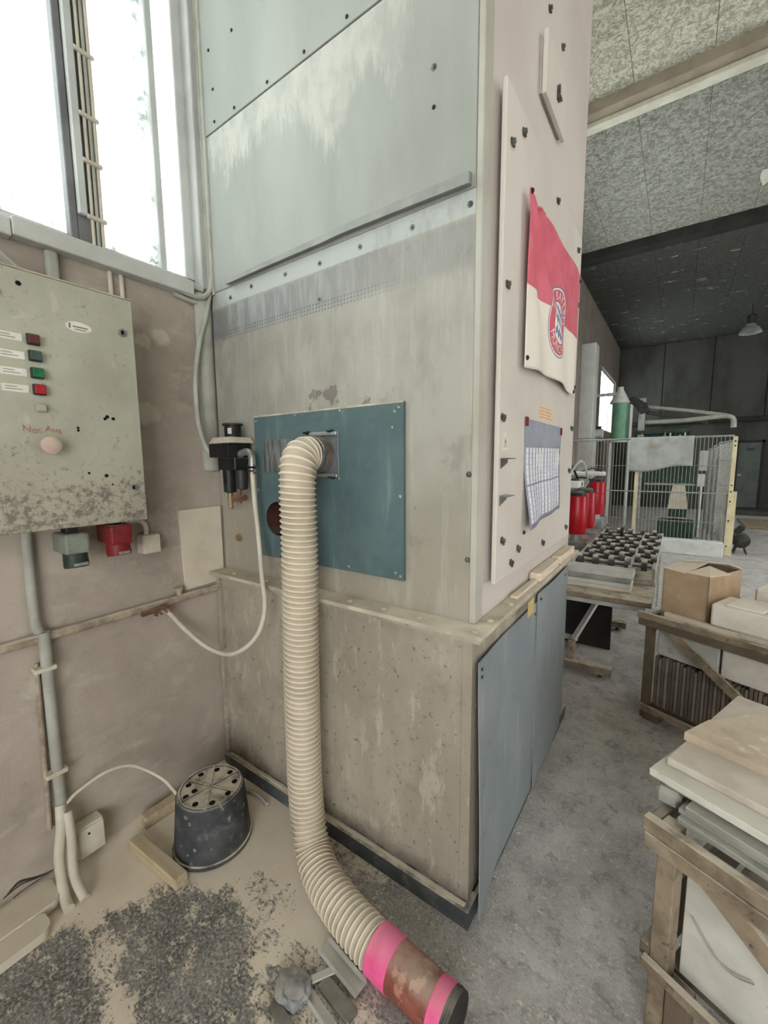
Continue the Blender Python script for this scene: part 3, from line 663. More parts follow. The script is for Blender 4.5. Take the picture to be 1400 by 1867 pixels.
# ================================================================== suction hose
hp = [(SPX, FY - .045, SPZ), (SPX + .004, FY - .085, SPZ + .001), (SPX + .012, 1.035, SPZ - .008), (-1.068, 1.005, SPZ - .045), (-1.062, .993, 1.40), (-1.064, .996, 1.2), (-1.073, .998, .95), (-1.078, .998, .7), (-1.080, .998, .45), (-1.076, .996, .29), (-1.055, .985, .175), (-1.005, .958, .098), (-.93, .922, .072), (-.84, .892, .070), (-.74, .870, .070), (-.64, .856, .070)]
hs = thing('suction_hose', 'cream corrugated suction hose hanging from the teal plate to the floor', 'hose', (-.93, .922, .0))
path = spline(hp, 90); Ls = [0]
for a, b in zip(path, path[1:]): Ls.append(Ls[-1] + (b - a).length)
def resample(path, step):
    out = [path[0]]; acc = 0
    for a, b in zip(path, path[1:]):
        d = (b - a).length
        while acc + d >= step:
            t = (step - acc) / d; a = a.lerp(b, t); out.append(a); d = (b - a).length; acc = 0
        acc += d
    return out
PITCH = .0195; stp = PITCH / 9; path = resample(path, stp); seg = 40
vs = []; rd = []; F = frames(path)
for i, (p, t, u, v) in enumerate(F):
    for k in range(seg):
        a = 2 * math.pi * k / seg; ph = (i * stp / PITCH + a / (2 * math.pi)) % 1.0
        rg = math.exp(-((ph - .5) / .17) ** 2); r = .0585 + .0065 * rg
        vs.append(p + (u * math.cos(a) + v * math.sin(a)) * r); rd.append(rg)
fs = [(i * seg + k, i * seg + (k + 1) % seg, (i + 1) * seg + (k + 1) % seg, (i + 1) * seg + k) for i in range(len(F) - 1) for k in range(seg)]
off = WL[hs.name]; me = bpy.data.meshes.new('hose_body'); me.from_pydata([v - off for v in vs], [], fs); me.materials.append(M['hose'])
at = me.attributes.new('ridge', 'FLOAT', 'POINT'); at.data.foreach_set('value', rd); me.shade_smooth()
ho = bpy.data.objects.new('hose_body', me); COL.objects.link(ho); ho.parent = hs; WL[ho.name] = off
def sleeve(name, p0, p1, r0, r1, mat, wob=.002, **kw):
    bm = NB(); n = 10; rr = []; pp = []
    for i in range(n + 1):
        t = i / n; pp.append(Vector(p0).lerp(Vector(p1), t)); rr.append(r0 + (r1 - r0) * t + wob * mnoise.noise(Vector((t * 7, r0 * 99, p0[0] * 30))))
    T(bm, pp, rr, 36); return obj(name, bm, mat, hs, smooth=True, **kw)
A0 = Vector((-.655, .858, .070)); A1 = Vector((-.36, .838, .070))
al = lambda t: A0.lerp(A1, t)
sleeve('tape_band', al(0.05), al(.30), .066, .0665, 'pink_tape', label='bright pink tape band')
sleeve('tape_sleeve', al(.295), al(.86), .0645, .062, 'brown_tape', label='worn red-brown taped end sleeve')
sleeve('tape_band', al(.74), al(.875), .0645, .0655, 'pink_tape', label='torn pink tape at the hose end')
sleeve('end_cap', al(.87), al(.945), .066, .064, 'dark_metal', label='dark end collar')
bm = NB()
T(bm, [SPV for SPV in (Vector((SPX, FY - .062, SPZ)), Vector((SPX, FY - .074, SPZ)))], .0675, 32, caps=False); obj('hose_clamp', bm, 'steel', hs, smooth=True)

# ================================================================== flag on the side door
FYc, FZc = 1.832, 2.035
def flag_pt(u, v, off=0.0):
    """u 0..1 along the door, v 0..1 up"""
    y = 1.4217 + .80 * u - .03 * u * (1 - v); z = 1.803 + .546 * v
    z -= .012 * math.sin(math.pi * u) * v; z += .02 * math.sin(math.pi * u) * (1 - v)
    if v > .93 and u < .16: z -= .03 * math.exp(-((u - .085) / .03) ** 2) * (v - .93) / .07
    th = math.atan2(1.06 - v, u + .04); rr = math.hypot(u, 1.05 - v)
    f = .015 * math.sin(th * 15) * max(0, 1 - rr * .75) * min(1, rr * 5) + .007 * math.sin(u * 13 + v * 3) * (1 - v) + .005 * math.sin(u * 9 - v * 6) * v
    edge = min(1, min(u, 1 - u) * 6 + .2)
    x = DX + .020 + f * edge + .004 * math.sin(u * math.pi)
    return Vector((x + off, y, z))
def flag_mat():
    k = NT('faded_red_white_flag'); uvx, uvy, _ = k.xyz(k.uv())
    red = k.mix(k.step(k.noise(7, 5), .35, .65), lin(206, 106, 120), lin(194, 92, 106)); white = k.mix(k.noise(6, 4), lin(226, 218, 206), lin(214, 206, 194))
    col = k.mix(k.step(uvy, .478, .482), white, red)
    cu, cv = (FYc - 1.4217) / .80, (FZc - 1.803) / .546
    dx = k.math('MULTIPLY', k.math('SUBTRACT', uvx, cu), .80); dy = k.math('MULTIPLY', k.math('SUBTRACT', uvy, cv), .546)
    r = k.math('SQRT', k.math('ADD', k.math('MULTIPLY', dx, dx), k.math('MULTIPLY', dy, dy)))
    inside = lambda R: k.step(r, R + .0012, R - .0012)
    blue = lin(86, 112, 148); wh = lin(222, 218, 214)
    # slanted lozenges
    a = k.math('ADD', dx, k.math('MULTIPLY', dy, .45)); b = k.math('SUBTRACT', dx, k.math('MULTIPLY', dy, .9))
    ck = k.math('MULTIPLY', k.math('SINE', k.math('MULTIPLY', a, 105)), k.math('SINE', k.math('MULTIPLY', b, 85)))
    loz = k.mix(k.step(ck, -.05, .05), wh, blue)
    col = k.mix(inside(.142), col, blue); col = k.mix(inside(.137), col, wh); col = k.mix(inside(.131), col, lin(196, 92, 106))
    col = k.mix(inside(.084), col, wh); col = k.mix(inside(.077), col, loz)
    return k.done(col, .8)
bm = NB(); N_, M_ = 60, 44; uvl = bm.loops.layers.uv.new('UVMap')
g = [[bm.verts.new(flag_pt(i / N_, j / M_)) for j in range(M_ + 1)] for i in range(N_ + 1)]
for i in range(N_):
    for j in range(M_):
        f = bm.faces.new((g[i][j], g[i + 1][j], g[i + 1][j + 1], g[i][j + 1]))
        for lp, (a, b) in zip(f.loops, ((i, j), (i + 1, j), (i + 1, j + 1), (i, j + 1))): lp[uvl].uv = (a / N_, b / M_)
fg = obj('flag', bm, flag_mat(), None, smooth=True, label='red and white football flag with round crest on the cream side door', cat='flag')
sol = fg.modifiers.new('thickness', 'SOLIDIFY'); sol.thickness = .0015; sol.offset = 0
M['crest_white'] = simple('crest_lettering_white', (228, 222, 216), (216, 210, 204), 30, .8, dust=0, bump=0)
bm = NB()
def ring_text(s, r, a0, step, flip):
    for i, ch in enumerate(s):
        if ch == ' ': continue
        a = a0 - step * (i - (len(s) - 1) / 2) * (1 if not flip else -1)
        vs_, fs_ = text_polys(ch, .046)
        def fn(px, py, a=a):
            rot = a - math.pi / 2 if not flip else a + math.pi / 2
            qx = px * math.cos(rot) - py * math.sin(rot) + r * math.cos(a); qy = px * math.sin(rot) + py * math.cos(rot) + r * math.sin(a)
            return flag_pt((FYc + qx - 1.4217) / .80, (FZc + qy - 1.803) / .546, .0022)
        add_polys(bm, vs_, fs_, fn)
ring_text('FC BAYERN', .106, math.pi / 2, .30, False); ring_text('M\u00dcNCHEN', .109, -math.pi / 2, .32, True)
obj('crest_lettering', bm, 'crest_white', fg, recalc=False)
pin = mesh_only('pin', LA(NB(), [(.008, 0), (.008, .004), (.003, .008)], (0, 0, 0), (1, 0, 0), 10), 'dark_metal')
for u, v in ((.01, .985), (.985, .96), (.02, .06), (.975, .03)):
    p = flag_pt(u, v); inst('pin', pin, fg, (p.x + .001, p.y, p.z))

# calendar
def cal_pt(u, v, off=0.0):
    y = 1.508 + .55 * u + .012 * (1 - v) * (1 - u); z = 1.248 + .40 * v + (.03 * u + 0) * (1 - v)
    curl = .020 * max(0, 1 - u * 2.2) * max(0, 1 - v * 1.6) ** 1.5 + .008 * math.sin(v * 5 + 1) * (1 - v) + .004 * math.sin(u * 12) * (1 - v)
    return Vector((DX + .0028 + curl + off, y, z))
def patch(u0, u1, v0, v1, off, n=4, m=8):
    bm = NB(); g = [[bm.verts.new(cal_pt(u0 + (u1 - u0) * i / n, v0 + (v1 - v0) * j / m, off)) for j in range(m + 1)] for i in range(n + 1)]
    for i in range(n):
        for j in range(m): bm.faces.new((g[i][j], g[i + 1][j], g[i + 1][j + 1], g[i][j + 1]))
    return bm
M['cal_base'] = simple('grey_lilac_paper', (150, 150, 162), (138, 138, 152), 8, .7, dust=0, bump=0); M['cal_head'] = simple('grey_blue_header', (150, 154, 164), (138, 142, 152), 8, .7, dust=0, bump=0)
M['cal_col'] = simple('white_month_column', (226, 226, 232), (216, 216, 224), 20, .7, dust=0, bump=0); M['cal_ink'] = simple('pale_calendar_print', (168, 166, 184), (150, 148, 168), 60, .7, dust=0, bump=0)
ca = obj('wall_calendar', patch(0, 1, 0, 1, 0, 16, 16), 'cal_base', None, smooth=True, label='grey and white year planner sheet below the flag on the side door', cat='calendar')
so = ca.modifiers.new('thickness', 'SOLIDIFY'); so.thickness = .001; so.offset = 0
obj('header', patch(.0, 1, .76, 1, .0013), 'cal_head', ca, smooth=True)
for rw, (v0, v1) in enumerate(((.05, .39), (.41, .745))):
    for i in range(12):
        u0 = .03 + i * .079; c = obj('month_column', patch(u0, u0 + .055, v0, v1, .0014, 2, 8), 'cal_col', ca, smooth=True)
        bm = NB()
        for q in range(6):
            vv = v0 + (v1 - v0) * (q + .35 + .4 * random.random()) / 6.5; uu0 = u0 + .008; uu1 = u0 + .022 + .022 * random.random()
            P4 = [cal_pt(uu0, vv, .0020), cal_pt(uu1, vv, .0020), cal_pt(uu1, vv + .007, .0020), cal_pt(uu0, vv + .007, .0020)]
            bm.faces.new([bm.verts.new(p) for p in P4])
        obj('day_print', bm, 'cal_ink', c, recalc=False, kind='stuff')
for u, v in ((.02, .985), (.97, .96)):
    p = cal_pt(u, v); box('red_clip', (p.x, p.y - .012, p.z - .02), (p.x + .006, p.y + .012, p.z + .012), simple('dark_red_clip', (112, 26, 40), (98, 22, 34), dust=0) if u < .5 else bpy.data.materials['dark_red_clip'], ca, bev=.002)
for u, v in ((.03, .0), (.9, .12)):
    p = cal_pt(u, v); inst('pin', pin, ca, (DX, p.y, p.z - .012))

# timber offcuts lying on the flange
def stick(name, p0, p1, wd, ht, mat, label):
    d = Vector(p1) - Vector(p0); a = math.atan2(d.y, d.x); Tm = Matrix.Translation(Vector(p0)) @ Matrix.Rotation(a, 4, 'Z')
    return box(name, (0, -wd / 2, 0), (d.length, wd / 2, ht), mat, None, Tm, bev=.002, label=label, cat='timber')
stick('timber_strip', (-.462, 1.47, FZ), (-.460, 1.73, FZ), .026, .012, 'wood_pale', 'thin pale wooden strip on the flange nearest the cabinet corner')
stick('timber_offcut', (-.462, 1.74, FZ), (-.462, 2.06, FZ), .045, .036, 'wood_pale', 'middle pale square timber offcut lying on the flange')
stick('timber_offcut', (-.462, 2.11, FZ), (-.462, 2.42, FZ), .045, .036, 'wood_pale', 'far pale timber offcut at the back end of the flange')

# ================================================================== pneumatic regulator and its hoses
rg = thing('air_regulator', 'black compressed air filter regulator beside the teal plate', 'regulator', (-1.56, 1.11, 1.30))
bm = NB(); LA(bm, [(.03, 0), (.042, .003), (.042, .010), (.036, .012)], (-1.545, 1.09, 1.652), seg=20); obj('knob_cap', bm, 'dark_metal', rg, smooth=True)
bm = NB(); LA(bm, [(.034, 0), (.034, .06)], (-1.545, 1.09, 1.595), seg=20); obj('pressure_knob', bm, 'black', rg, smooth=True)
box('scale_label', (-1.528, 1.052, 1.618), (-1.505, 1.057, 1.642), 'label_white', rg, bev=.001)
bm = NB(); PR(bm, [(-1.655, 1.045, 1.582), (-1.48, 1.045, 1.582), (-1.505, 1.045, 1.606), (-1.625, 1.045, 1.606)], (0, .1, 0)); obj('dusty_hood', bm, 'flange', rg)
box('valve_block', (-1.65, 1.04, 1.522), (-1.515, 1.155, 1.582), 'black', rg, bev=.005, seg=2)
box('mount', (-1.62, 1.06, 1.47), (-1.50, FY, 1.522), 'black', rg, bev=.004)
bm = NB(); LA(bm, [(.012, -.10), (.026, -.095), (.028, 0)], (-1.585, 1.09, 1.47), seg=16); obj('filter_bowl', bm, 'black', rg, smooth=True)
bm = NB(); LA(bm, [(.014, -.085), (.024, -.08), (.026, 0)], (-1.515, 1.10, 1.47), seg=16); obj('filter_bowl', bm, 'dark_metal', rg, smooth=True)
bm = NB(); LA(bm, [(.008, -.07), (.012, -.06), (.010, -.04), (.015, -.03), (.012, 0)], (-1.585, 1.09, 1.371), seg=10); obj('drain_fitting', bm, 'brass', rg, smooth=True)
bm = NB(); CY(bm, (-1.555, 1.085, 1.345), (-1.475, 1.085, 1.355), .013); CY(bm, (-1.515, 1.085, 1.33), (-1.515, 1.085, 1.39), .01); obj('drain_tap', bm, 'rusty', rg, smooth=True)
tube('elbow_fitting', [(-1.52, 1.10, 1.535), (-1.462, 1.095, 1.545), (-1.432, 1.092, 1.525), (-1.428, 1.09, 1.485)], .0145, 'galv', rg, seg=12)
for z in (1.455, 1.47, 1.485): bm = NB(); LA(bm, [(.0175, 0), (.0175, .007)], (-1.428, 1.09, z), seg=14); obj('hose_ferrule', bm, 'steel', rg, smooth=True)
tube('air_hose', [(-1.428, 1.09, 1.455), (-1.42, 1.088, 1.35), (-1.396, 1.08, 1.22), (-1.345, 1.05, 1.05), (-1.310, 1.03, .924), (-1.335, 1.0, .81), (-1.463, .98, .714), (-1.62, .97, .70), (-1.715, .925, .775), (-1.728, .87, .862), (-1.732, .838, .90)], .0098, 'pvc_white', None, seg=12, label='thin pale air hose looping from the regulator to the wall pipe', cat='hose')
tube('cable_conduit', [(-1.745, 1.147, 2.243), (-1.74, 1.118, 2.13), (-1.732, 1.078, 2.02), (-1.722, 1.043, 1.86), (-1.712, 1.038, 1.675), (-1.70, 1.062, 1.565), (-1.685, 1.09, 1.535), (-1.655, 1.095, 1.545)], .0105, 'pvc', None, seg=12, label='grey flexible conduit curving down from the window corner to the regulator', cat='conduit')
bm = NB(); LA(bm, [(.028, 0), (.034, .01), (.034, .78)], (0, 0, 0), seg=20)
for v in bm.verts: v.co = Vector((WX + .004 + max(0.0, v.co.x) * .75, 1.122 + v.co.y * 1.15, 1.465 + v.co.z * .985))
obj('pipe_casing', bm, 'pvc', None, smooth=True, label='grey rounded pipe casing in the corner between wall and cabinet', cat='casing')

# ================================================================== electrical cabinet
CX = -1.57
ec = thing('electrical_cabinet', 'grimy grey-green electrical cabinet with push buttons on the wall', 'cabinet', (-1.67, .30, 1.298))
box('case', (WX + .002, -.12, 1.298), (CX - .02, .733, 2.052), 'cabinet', ec, bev=.004)
dr = box('door', (CX - .02, -.12, 1.298), (CX, .733, 2.052), 'cabinet_door', ec, bev=.003)
box('door_lip', (CX - .024, -.12, 2.052), (CX + .001, .733, 2.056), 'flange', dr, bev=0)
for (y, z, mt, lb) in ((.447, 1.861, 'btn_maroon', 'dull maroon push button'), (.448, 1.815, 'btn_slate', 'dull slate push button'), (.449, 1.766, 'btn_green', 'green push button'), (.450, 1.719, 'btn_red', 'red push button'), (.450, 1.667, 'btn_grey', 'flat grey button blank')):
    s = .0155 if mt != 'btn_grey' else .012
    b_ = box('push_button', (CX, y - s, z - s), (CX + .012, y + s, z + s), 'dark_metal' if mt not in ('btn_grey',) else 'cabinet', dr, bev=.002, label=lb)
    box('button_cap', (CX + .012, y - s * .85, z - s * .85), (CX + .02 if mt != 'btn_grey' else CX + .014, y + s * .85, z + s * .85), mt, b_, bev=.002)
for i, (y, z) in enumerate(((.392, 1.862), (.394, 1.812), (.395, 1.764), (.396, 1.718))):
    l_ = box('name_label', (CX, y - .031, z - .0105), (CX + .001, y + .031, z + .0105), 'label_white', dr, bev=0)
    for q in range(2): box('print_line', (CX + .001, y - .022, z - .004 + q * .007), (CX + .0014, y + .016 - .012 * q, z - .0022 + q * .007), 'label_ink', l_, bev=0)
bm = NB(); LA(bm, [(1, 0), (1, 1)], (0, 0, 0), (1, 0, 0), 32)
for v in bm.verts: v.co = Vector((CX + v.co.x * .0015, .568 + v.co.y * .036, 1.926 + v.co.z * .0155))
bd = obj('oval_badge', bm, 'label_white', dr, label='white oval maker badge')
bm = NB(); B(bm, (CX + .0015, .552, 1.924), (CX + .002, .592, 1.9275)); B(bm, (CX + .0015, .556, 1.917), (CX + .002, .586, 1.9195)); B(bm, (CX + .0015, .541, 1.919), (CX + .002, .546, 1.934)); obj('badge_print', bm, 'label_ink', bd)
for y, z in ((.694, 1.939), (.691, 1.416)):
    bm = NB(); LA(bm, [(.013, 0), (.013, .005), (.008, .006), (.008, .003)], (CX, y, z), (1, 0, 0), 16); lk = obj('lock', bm, 'galv', dr, smooth=True)
    box('key_slot', (CX + .003, y - .003, z - .006), (CX + .0064, y + .003, z + .006), 'hole', lk, bev=0)
bm = NB(); LA(bm, [(.016, 0), (.016, .02), (.026, .022), (.026, .034), (.02, .038)], (CX, .458, 1.556), (1, 0, 0), 20); obj('emergency_knob', bm, 'knob', dr, smooth=True, label='dusty round emergency knob')
bm = NB(); vs_, fs_ = text_polys('Not Aus', .026)
for f in (0,): add_polys(bm, vs_, fs_, lambda px, py: Vector((CX + .0012, .449 + px * 1.05, 1.603 + py + .25 * px * .0 + .003 * math.sin(px * 90))))
obj('marker_writing', bm, 'red_ink', dr, recalc=False, label='red handwriting above the knob')
for y, z, r in ((.428, 2.012, .007), (.627, 1.655, .006), (.62, 1.648, .005), (.645, 1.65, .0055), (.541, 1.614, .004), (.541, 1.606, .004), (.56, 1.47, .004), (.61, 1.46, .006), (.627, 1.43, .003), (.47, 1.545, .003)):
    bm = NB(); LA(bm, [(r, 0), (r, .0008)], (CX, y, z), (1, 0, 0), 12); obj('drill_hole', bm, 'hole', dr)
# sockets and box under the cabinet
sk = thing('power_socket', 'grey socket with dark green lid hanging under the cabinet', 'socket', (-1.66, .52, 1.14))
box('socket_body', (-1.72, .485, 1.205), (-1.60, .555, 1.272), 'socket_grey', sk, bev=.008, seg=2)
bm = NB(); LA(bm, [(.034, 0), (.036, .008), (.034, .055)], (-1.64, .524, 1.155), (-.12, 0, 1), 20); obj('socket_lid', bm, 'socket_green', sk, smooth=True)
box('cable_gland', (-1.68, .50, 1.268), (-1.63, .535, 1.2981), 'black', sk, bev=.003)
box('lid_spring', (-1.61, .505, 1.165), (-1.597, .545, 1.175), 'galv', sk, bev=.001)
sk = thing('power_socket', 'red five-pin power socket hanging under the cabinet', 'socket', (-1.66, .655, 1.16))
box('socket_body', (-1.72, .618, 1.215), (-1.60, .690, 1.285), 'socket_red', sk, bev=.008, seg=2)
bm = NB(); LA(bm, [(.037, 0), (.040, .012), (.036, .05)], (-1.635, .655, 1.172), (-.15, 0, 1), 20); obj('socket_lid', bm, 'socket_red', sk, smooth=True)
box('cable_gland', (-1.67, .64, 1.283), (-1.63, .67, 1.2981), 'black', sk, bev=.003)
box('lid_spring', (-1.604, .64, 1.18), (-1.594, .675, 1.19), 'galv', sk, bev=.001)
jb = thing('junction_box', 'small pale junction box beside the red socket', 'junction box', (-1.74, .80, 1.135))
box('box_body', (WX, .775, 1.14), (WX + .055, .845, 1.215), 'pvc_white', jb, bev=.004)
tube('cable', [(WX + .03, .80, 1.21), (WX + .03, .80, 1.25), (WX + .04, .775, 1.275), (WX + .05, .735, 1.28), (WX + .06, .70, 1.2981)], .009, 'pvc_white', jb)

# ================================================================== sill trunking, conduits and pipes on the left wall
st = thing('cable_trunking', 'grey cable trunking running below the window sill', 'trunking', (WX + .03, .4, 2.205))
box('trunking_cover', (WX, .47, 2.205), (WX + .05, 1.062, 2.262), 'trunking', st, bev=.003)
box('trunking_cover', (WX, .40, 2.200), (WX + .046, .468, 2.254), 'trunking', st, bev=.003)
box('sill_board', (WX - .05, -1.2, 2.245), (WX + .012, 1.13, 2.275), 'frame_paint', st, bev=.003)
tube('end_pipe', [(WX + .025, -.3, 2.228), (WX + .025, .42, 2.228)], .02, 'trunking', st, raw=True, seg=14)
tube('sill_pipe', [(WX + .035, .99, 2.214), (WX + .035, 1.06, 2.207), (WX + .035, 1.11, 2.215), (WX + .033, 1.145, 2.255), (WX + .033, 1.158, 2.32), (WX + .033, 1.16, 2.36), (WX + .033, 1.16, 3.9)], .0105, 'pvc', None, seg=12, n=6, label='grey pipe bending up around the lower window corner', cat='pipe')
tube('sill_pipe', [(WX + .012, .99, 2.200), (WX + .012, 1.06, 2.192), (WX + .013, 1.12, 2.20), (WX + .013, 1.153, 2.245), (WX + .013, 1.158, 2.32), (WX + .013, 1.158, 2.36), (WX + .013, 1.158, 3.9)], .0105, 'pvc', None, seg=12, n=6, label='second grey pipe hugging the wall behind the window corner pipe', cat='pipe')
box('wall_conduit', (WX, .555, 2.05), (WX + .03, .59, 2.204), 'pvc', None, bev=.008, seg=2, label='short grey conduit between cabinet top and window trunking', cat='conduit')
for i, y in enumerate((.753, .792)): tube('wall_cable', [(WX + .008, y, 2.02), (WX + .008, y, 2.204)], .008, 'pvc_white', None, raw=True, label=('left' if i == 0 else 'right') + ' one of two short pale cables below the window trunking', cat='cable')
for i in range(3): tube('cabinet_cable', [(-1.62 - .03 * i, .30, 2.17), (-1.62 - .03 * i, .38 + i * .008, 2.125), (-1.62 - .03 * i, .46 + .02 * i, 2.0562)], .0055, 'pvc', None, seg=8, label=('uppermost', 'middle', 'lowest')[i] + ' of three thin cables entering the cabinet top', cat='cable')
tube('wall_conduit', [(WX + .016, .428, 1.298), (WX + .016, .426, .985), (WX + .018, .434, .93)], .0155, 'pvc', None, seg=12, n=4, label='grey conduit from the cabinet down to the wall pipe', cat='conduit')
wc = thing('wall_conduit', 'grey conduit running from the wall pipe down to the floor cables', 'conduit', (WX + .03, .443, .27))
tube('conduit_tube', [(WX + .028, .443, .93), (WX + .022, .442, .6), (WX + .022, .441, .275)], .0175, 'pvc', wc, seg=14, n=4)
tube('thin_pipe', [(WX + .008, .419, .82), (WX + .008, .412, .5), (WX + .008, .405, .2)], .0075, 'pipe', wc, seg=8, n=4)
for z in (.80, .41): box('pipe_clip', (WX, .404, z - .008), (WX + .043, .468, z + .008), 'pvc_white', wc, bev=.003)
wp = thing('wall_pipe', 'dust caked horizontal water pipe along the left wall', 'pipe', (WX + .02, .3, .89))
tube('pipe_run', [(WX + .018, -.6, .905), (WX + .018, .44, .908), (WX + .018, 1.125, .916)], .0165, 'pipe', wp, seg=14, n=6)
bm = NB(); CY(bm, (WX + .018, .925, .925), (WX + .018, .925, .955), .012); CY(bm, (WX + .018, .925, .95), (WX + .018, .925, .962), .019); obj('pipe_cap', bm, 'pipe', wp, smooth=True)
bm = NB(); CY(bm, (WX + .03, .76, .897), (WX + .03, .855, .905), .016); CY(bm, (WX + .035, .80, .90), (WX + .075, .80, .90), .010); B(bm, (WX + .07, .775, .905), (WX + .08, .85, .917)); obj('tap', bm, 'rusty', wp, smooth=True)
for i in range(4): tube('wire_tie', [(WX + .04, .79 + i * .02, .91), (WX + .055, .80 + i * .022, .885), (WX + .04, .815 + i * .02, .872)], .003, 'rusty', wp, seg=6)
bm = NB(); PR(bm, [(WX, .948, 1.296), (WX, 1.152, 1.300), (WX, 1.152, .945), (WX, .962, .94), (WX, .958, 1.04), (WX, .955, 1.2)], (.012, 0, 0)); wbd = obj('wall_board', bm, 'board_beige', None, label='pale broken board fixed on the wall beside the flange', cat='board')
bm = NB(); PR(bm, [(WX + .012, .963, 1.075), (WX + .012, .99, 1.075), (WX + .012, .99, 1.165), (WX + .012, .963, 1.165)], (.002, 0, 0)); obj('loose_flake', bm, 'board_beige', wbd)

# floor cables and low box
tube('floor_conduit', [(WX + .03, .436, .285), (WX + .055, .425, .22), (WX + .065, .408, .12), (WX + .09, .402, .06), (-1.62, .392, .02), (-1.585, .390, .012)], .0165, 'pvc_white', None, seg=12, label='pale hose end bending from the conduit onto the floor, nearer the corner boards', cat='conduit')
tube('floor_conduit', [(WX + .05, .448, .26), (WX + .08, .444, .18), (WX + .095, .436, .09), (-1.635, .43, .05), (-1.575, .433, .016)], .0150, 'pvc_white', None, seg=12, label='pale hose end bending onto the floor beside the low junction box', cat='conduit')
lb_ = thing('junction_box', 'dusty cream junction box low on the wall near the floor', 'junction box', (WX + .03, .50, .03))
box('box_body', (WX, .462, .05), (WX + .06, .555, .165), 'pvc_white', lb_, bev=.006)
box('cover', (WX + .06, .466, .054), (WX + .068, .551, .161), 'pvc_white', lb_, bev=.003)
bm = NB(); LA(bm, [(.004, 0), (.004, .002)], (WX + .068, .50, .14), (1, 0, 0), 8); obj('cover_screw', bm, 'hole', lb_)
tube('bucket_cable', [(WX + .03, .45, .275), (-1.725, .49, .31), (-1.71, .58, .335), (-1.69, .66, .315), (-1.63, .735, .24), (-1.575, .765, .175)], .0065, 'pvc_white', None, seg=10, label='thin cable arching along the wall to the upturned bucket', cat='cable')
bm = NB()
for i in range(7):
    r0 = random.uniform(-.03, .03); T(bm, spline([(-1.69, .385, .10), (-1.70, .345, .10 + r0 * .3), (-1.705 + r0 * .2, .30, .11 + r0), (-1.70 + r0, .255 + abs(r0), .105 + r0 * 1.6)], 4), .0018, 5)
obj('loose_wires', bm, 'black', None, label='frayed black wires sticking out beside the floor conduits', cat='wires')
tube('cable_offcut', [(-1.585, 1.03, .012), (-1.50, 1.058, .016), (-1.43, 1.062, .012), (-1.385, 1.055, .012)], .007, 'pvc', None, seg=8, label='short cable offcut on the dust behind the bucket', cat='cable')
def board_shape(x0, x1, yend, r, z0, th):
    P = [(x0, -.4), (x1, -.4)] + [(x1 - r + r * math.cos(a), yend - r + r * math.sin(a)) for a in [i * math.pi / 2 / 6 for i in range(7)]] + [(x0 + r * .6 - r * .6 * math.sin(a), yend - r * .6 + r * .6 * math.cos(a)) for a in [i * math.pi / 2 / 4 for i in range(5)]]
    return PR(NB(), [(x, y, z0) for x, y in P], (0, 0, th))
obj('floor_board', board_shape(-1.735, -1.625, .385, .03, .012, .03), 'board_beige', None, label='rounded pale board on the floor tight against the wall', cat='board')
obj('floor_board', board_shape(-1.622, -1.545, .335, .03, .004, .03), 'board_beige', None, label='rounded pale board on the floor, outer one of the pair', cat='board')

# upturned bucket
bk = thing('bucket', 'upturned dusty black plastic tub with holes in its base', 'bucket', (-1.44, .832, .004))
bc = Vector((-1.44, .832, .004))
bm = NB(); LA(bm, [(.142, 0), (.149, .002), (.149, .016), (.143, .018), (.140, .05), (.126, .215), (.120, .222)], bc, seg=48); obj('tub', bm, 'bucket', bk, smooth=True)
for q in range(3):
    a = q * math.pi / 3 + .35; dx, dy = math.cos(a) * .116, math.sin(a) * .116; obj('base_rib', bar(NB(), bc + Vector((-dx, -dy, .2235)), bc + Vector((dx, dy, .2235)), .006, .005), 'bucket', bk)
bm = NB(); LA(bm, [(.118, .2215), (.116, .2265), (.110, .2265), (.108, .2215)], bc, seg=40, cap=False); obj('base_rim', bm, 'bucket', bk)
hd = mesh_only('drain_hole', LA(NB(), [(.011, 0), (.011, .0012)], (0, 0, 0), seg=14), 'hole')
for q in range(9):
    a = q * 2 * math.pi / 9 + .2; inst('drain_hole', hd, bk, bc + Vector((math.cos(a) * .09, math.sin(a) * .09, .222)))
inst('drain_hole', hd, bk, bc + Vector((-.03, -.05, .222)))
stick('timber_block', (-1.66, .632, .004), (-1.352, .652, .004), .045, .042, 'wood_fresh', 'short sawn timber block in front of the upturned bucket')
stick('timber_block', (-1.715, .69, .006), (-1.70, .97, .006), .045, .05, 'wood_fresh', 'dusty timber block between the bucket and the wall')

# metal scraps next to the hose
def scrap(name, p0, p1, z, wd, ht, mat, label, prof='u'):
    d = Vector((p1[0] - p0[0], p1[1] - p0[1], 0)); L = d.length; Tm = Matrix.Translation((p0[0], p0[1], z)) @ Matrix.Rotation(math.atan2(d.y, d.x), 4, 'Z'); bm = NB()
    if prof == 'u':
        B(bm, (0, -wd / 2, 0), (L, wd / 2, .003), Tm); B(bm, (0, -wd / 2, .003), (L, -wd / 2 + .003, ht), Tm); B(bm, (0, wd / 2 - .003, .003), (L, wd / 2, ht), Tm); B(bm, (L * .02, wd / 2 - .012, ht), (L, wd / 2, ht + .002), Tm)
    elif prof == 'l': B(bm, (0, -wd / 2, 0), (L, wd / 2, .003), Tm); B(bm, (0, -wd / 2, .003), (L, -wd / 2 + .003, ht), Tm)
    else: B(bm, (0, -wd / 2, 0), (L, wd / 2, ht), Tm, .002)
    return obj(name, bm, mat, None, label=label, cat='scrap')
scrap('metal_channel', (-.80, .795), (-.64, .775), .020, .045, .016, 'alu', 'pale metal channel offcut lying against the hose')
scrap('metal_bar', (-.775, .715), (-.735, .775), .012, .022, .007, 'alu', 'small pale flat bar poking from under the channel offcut', 'b')
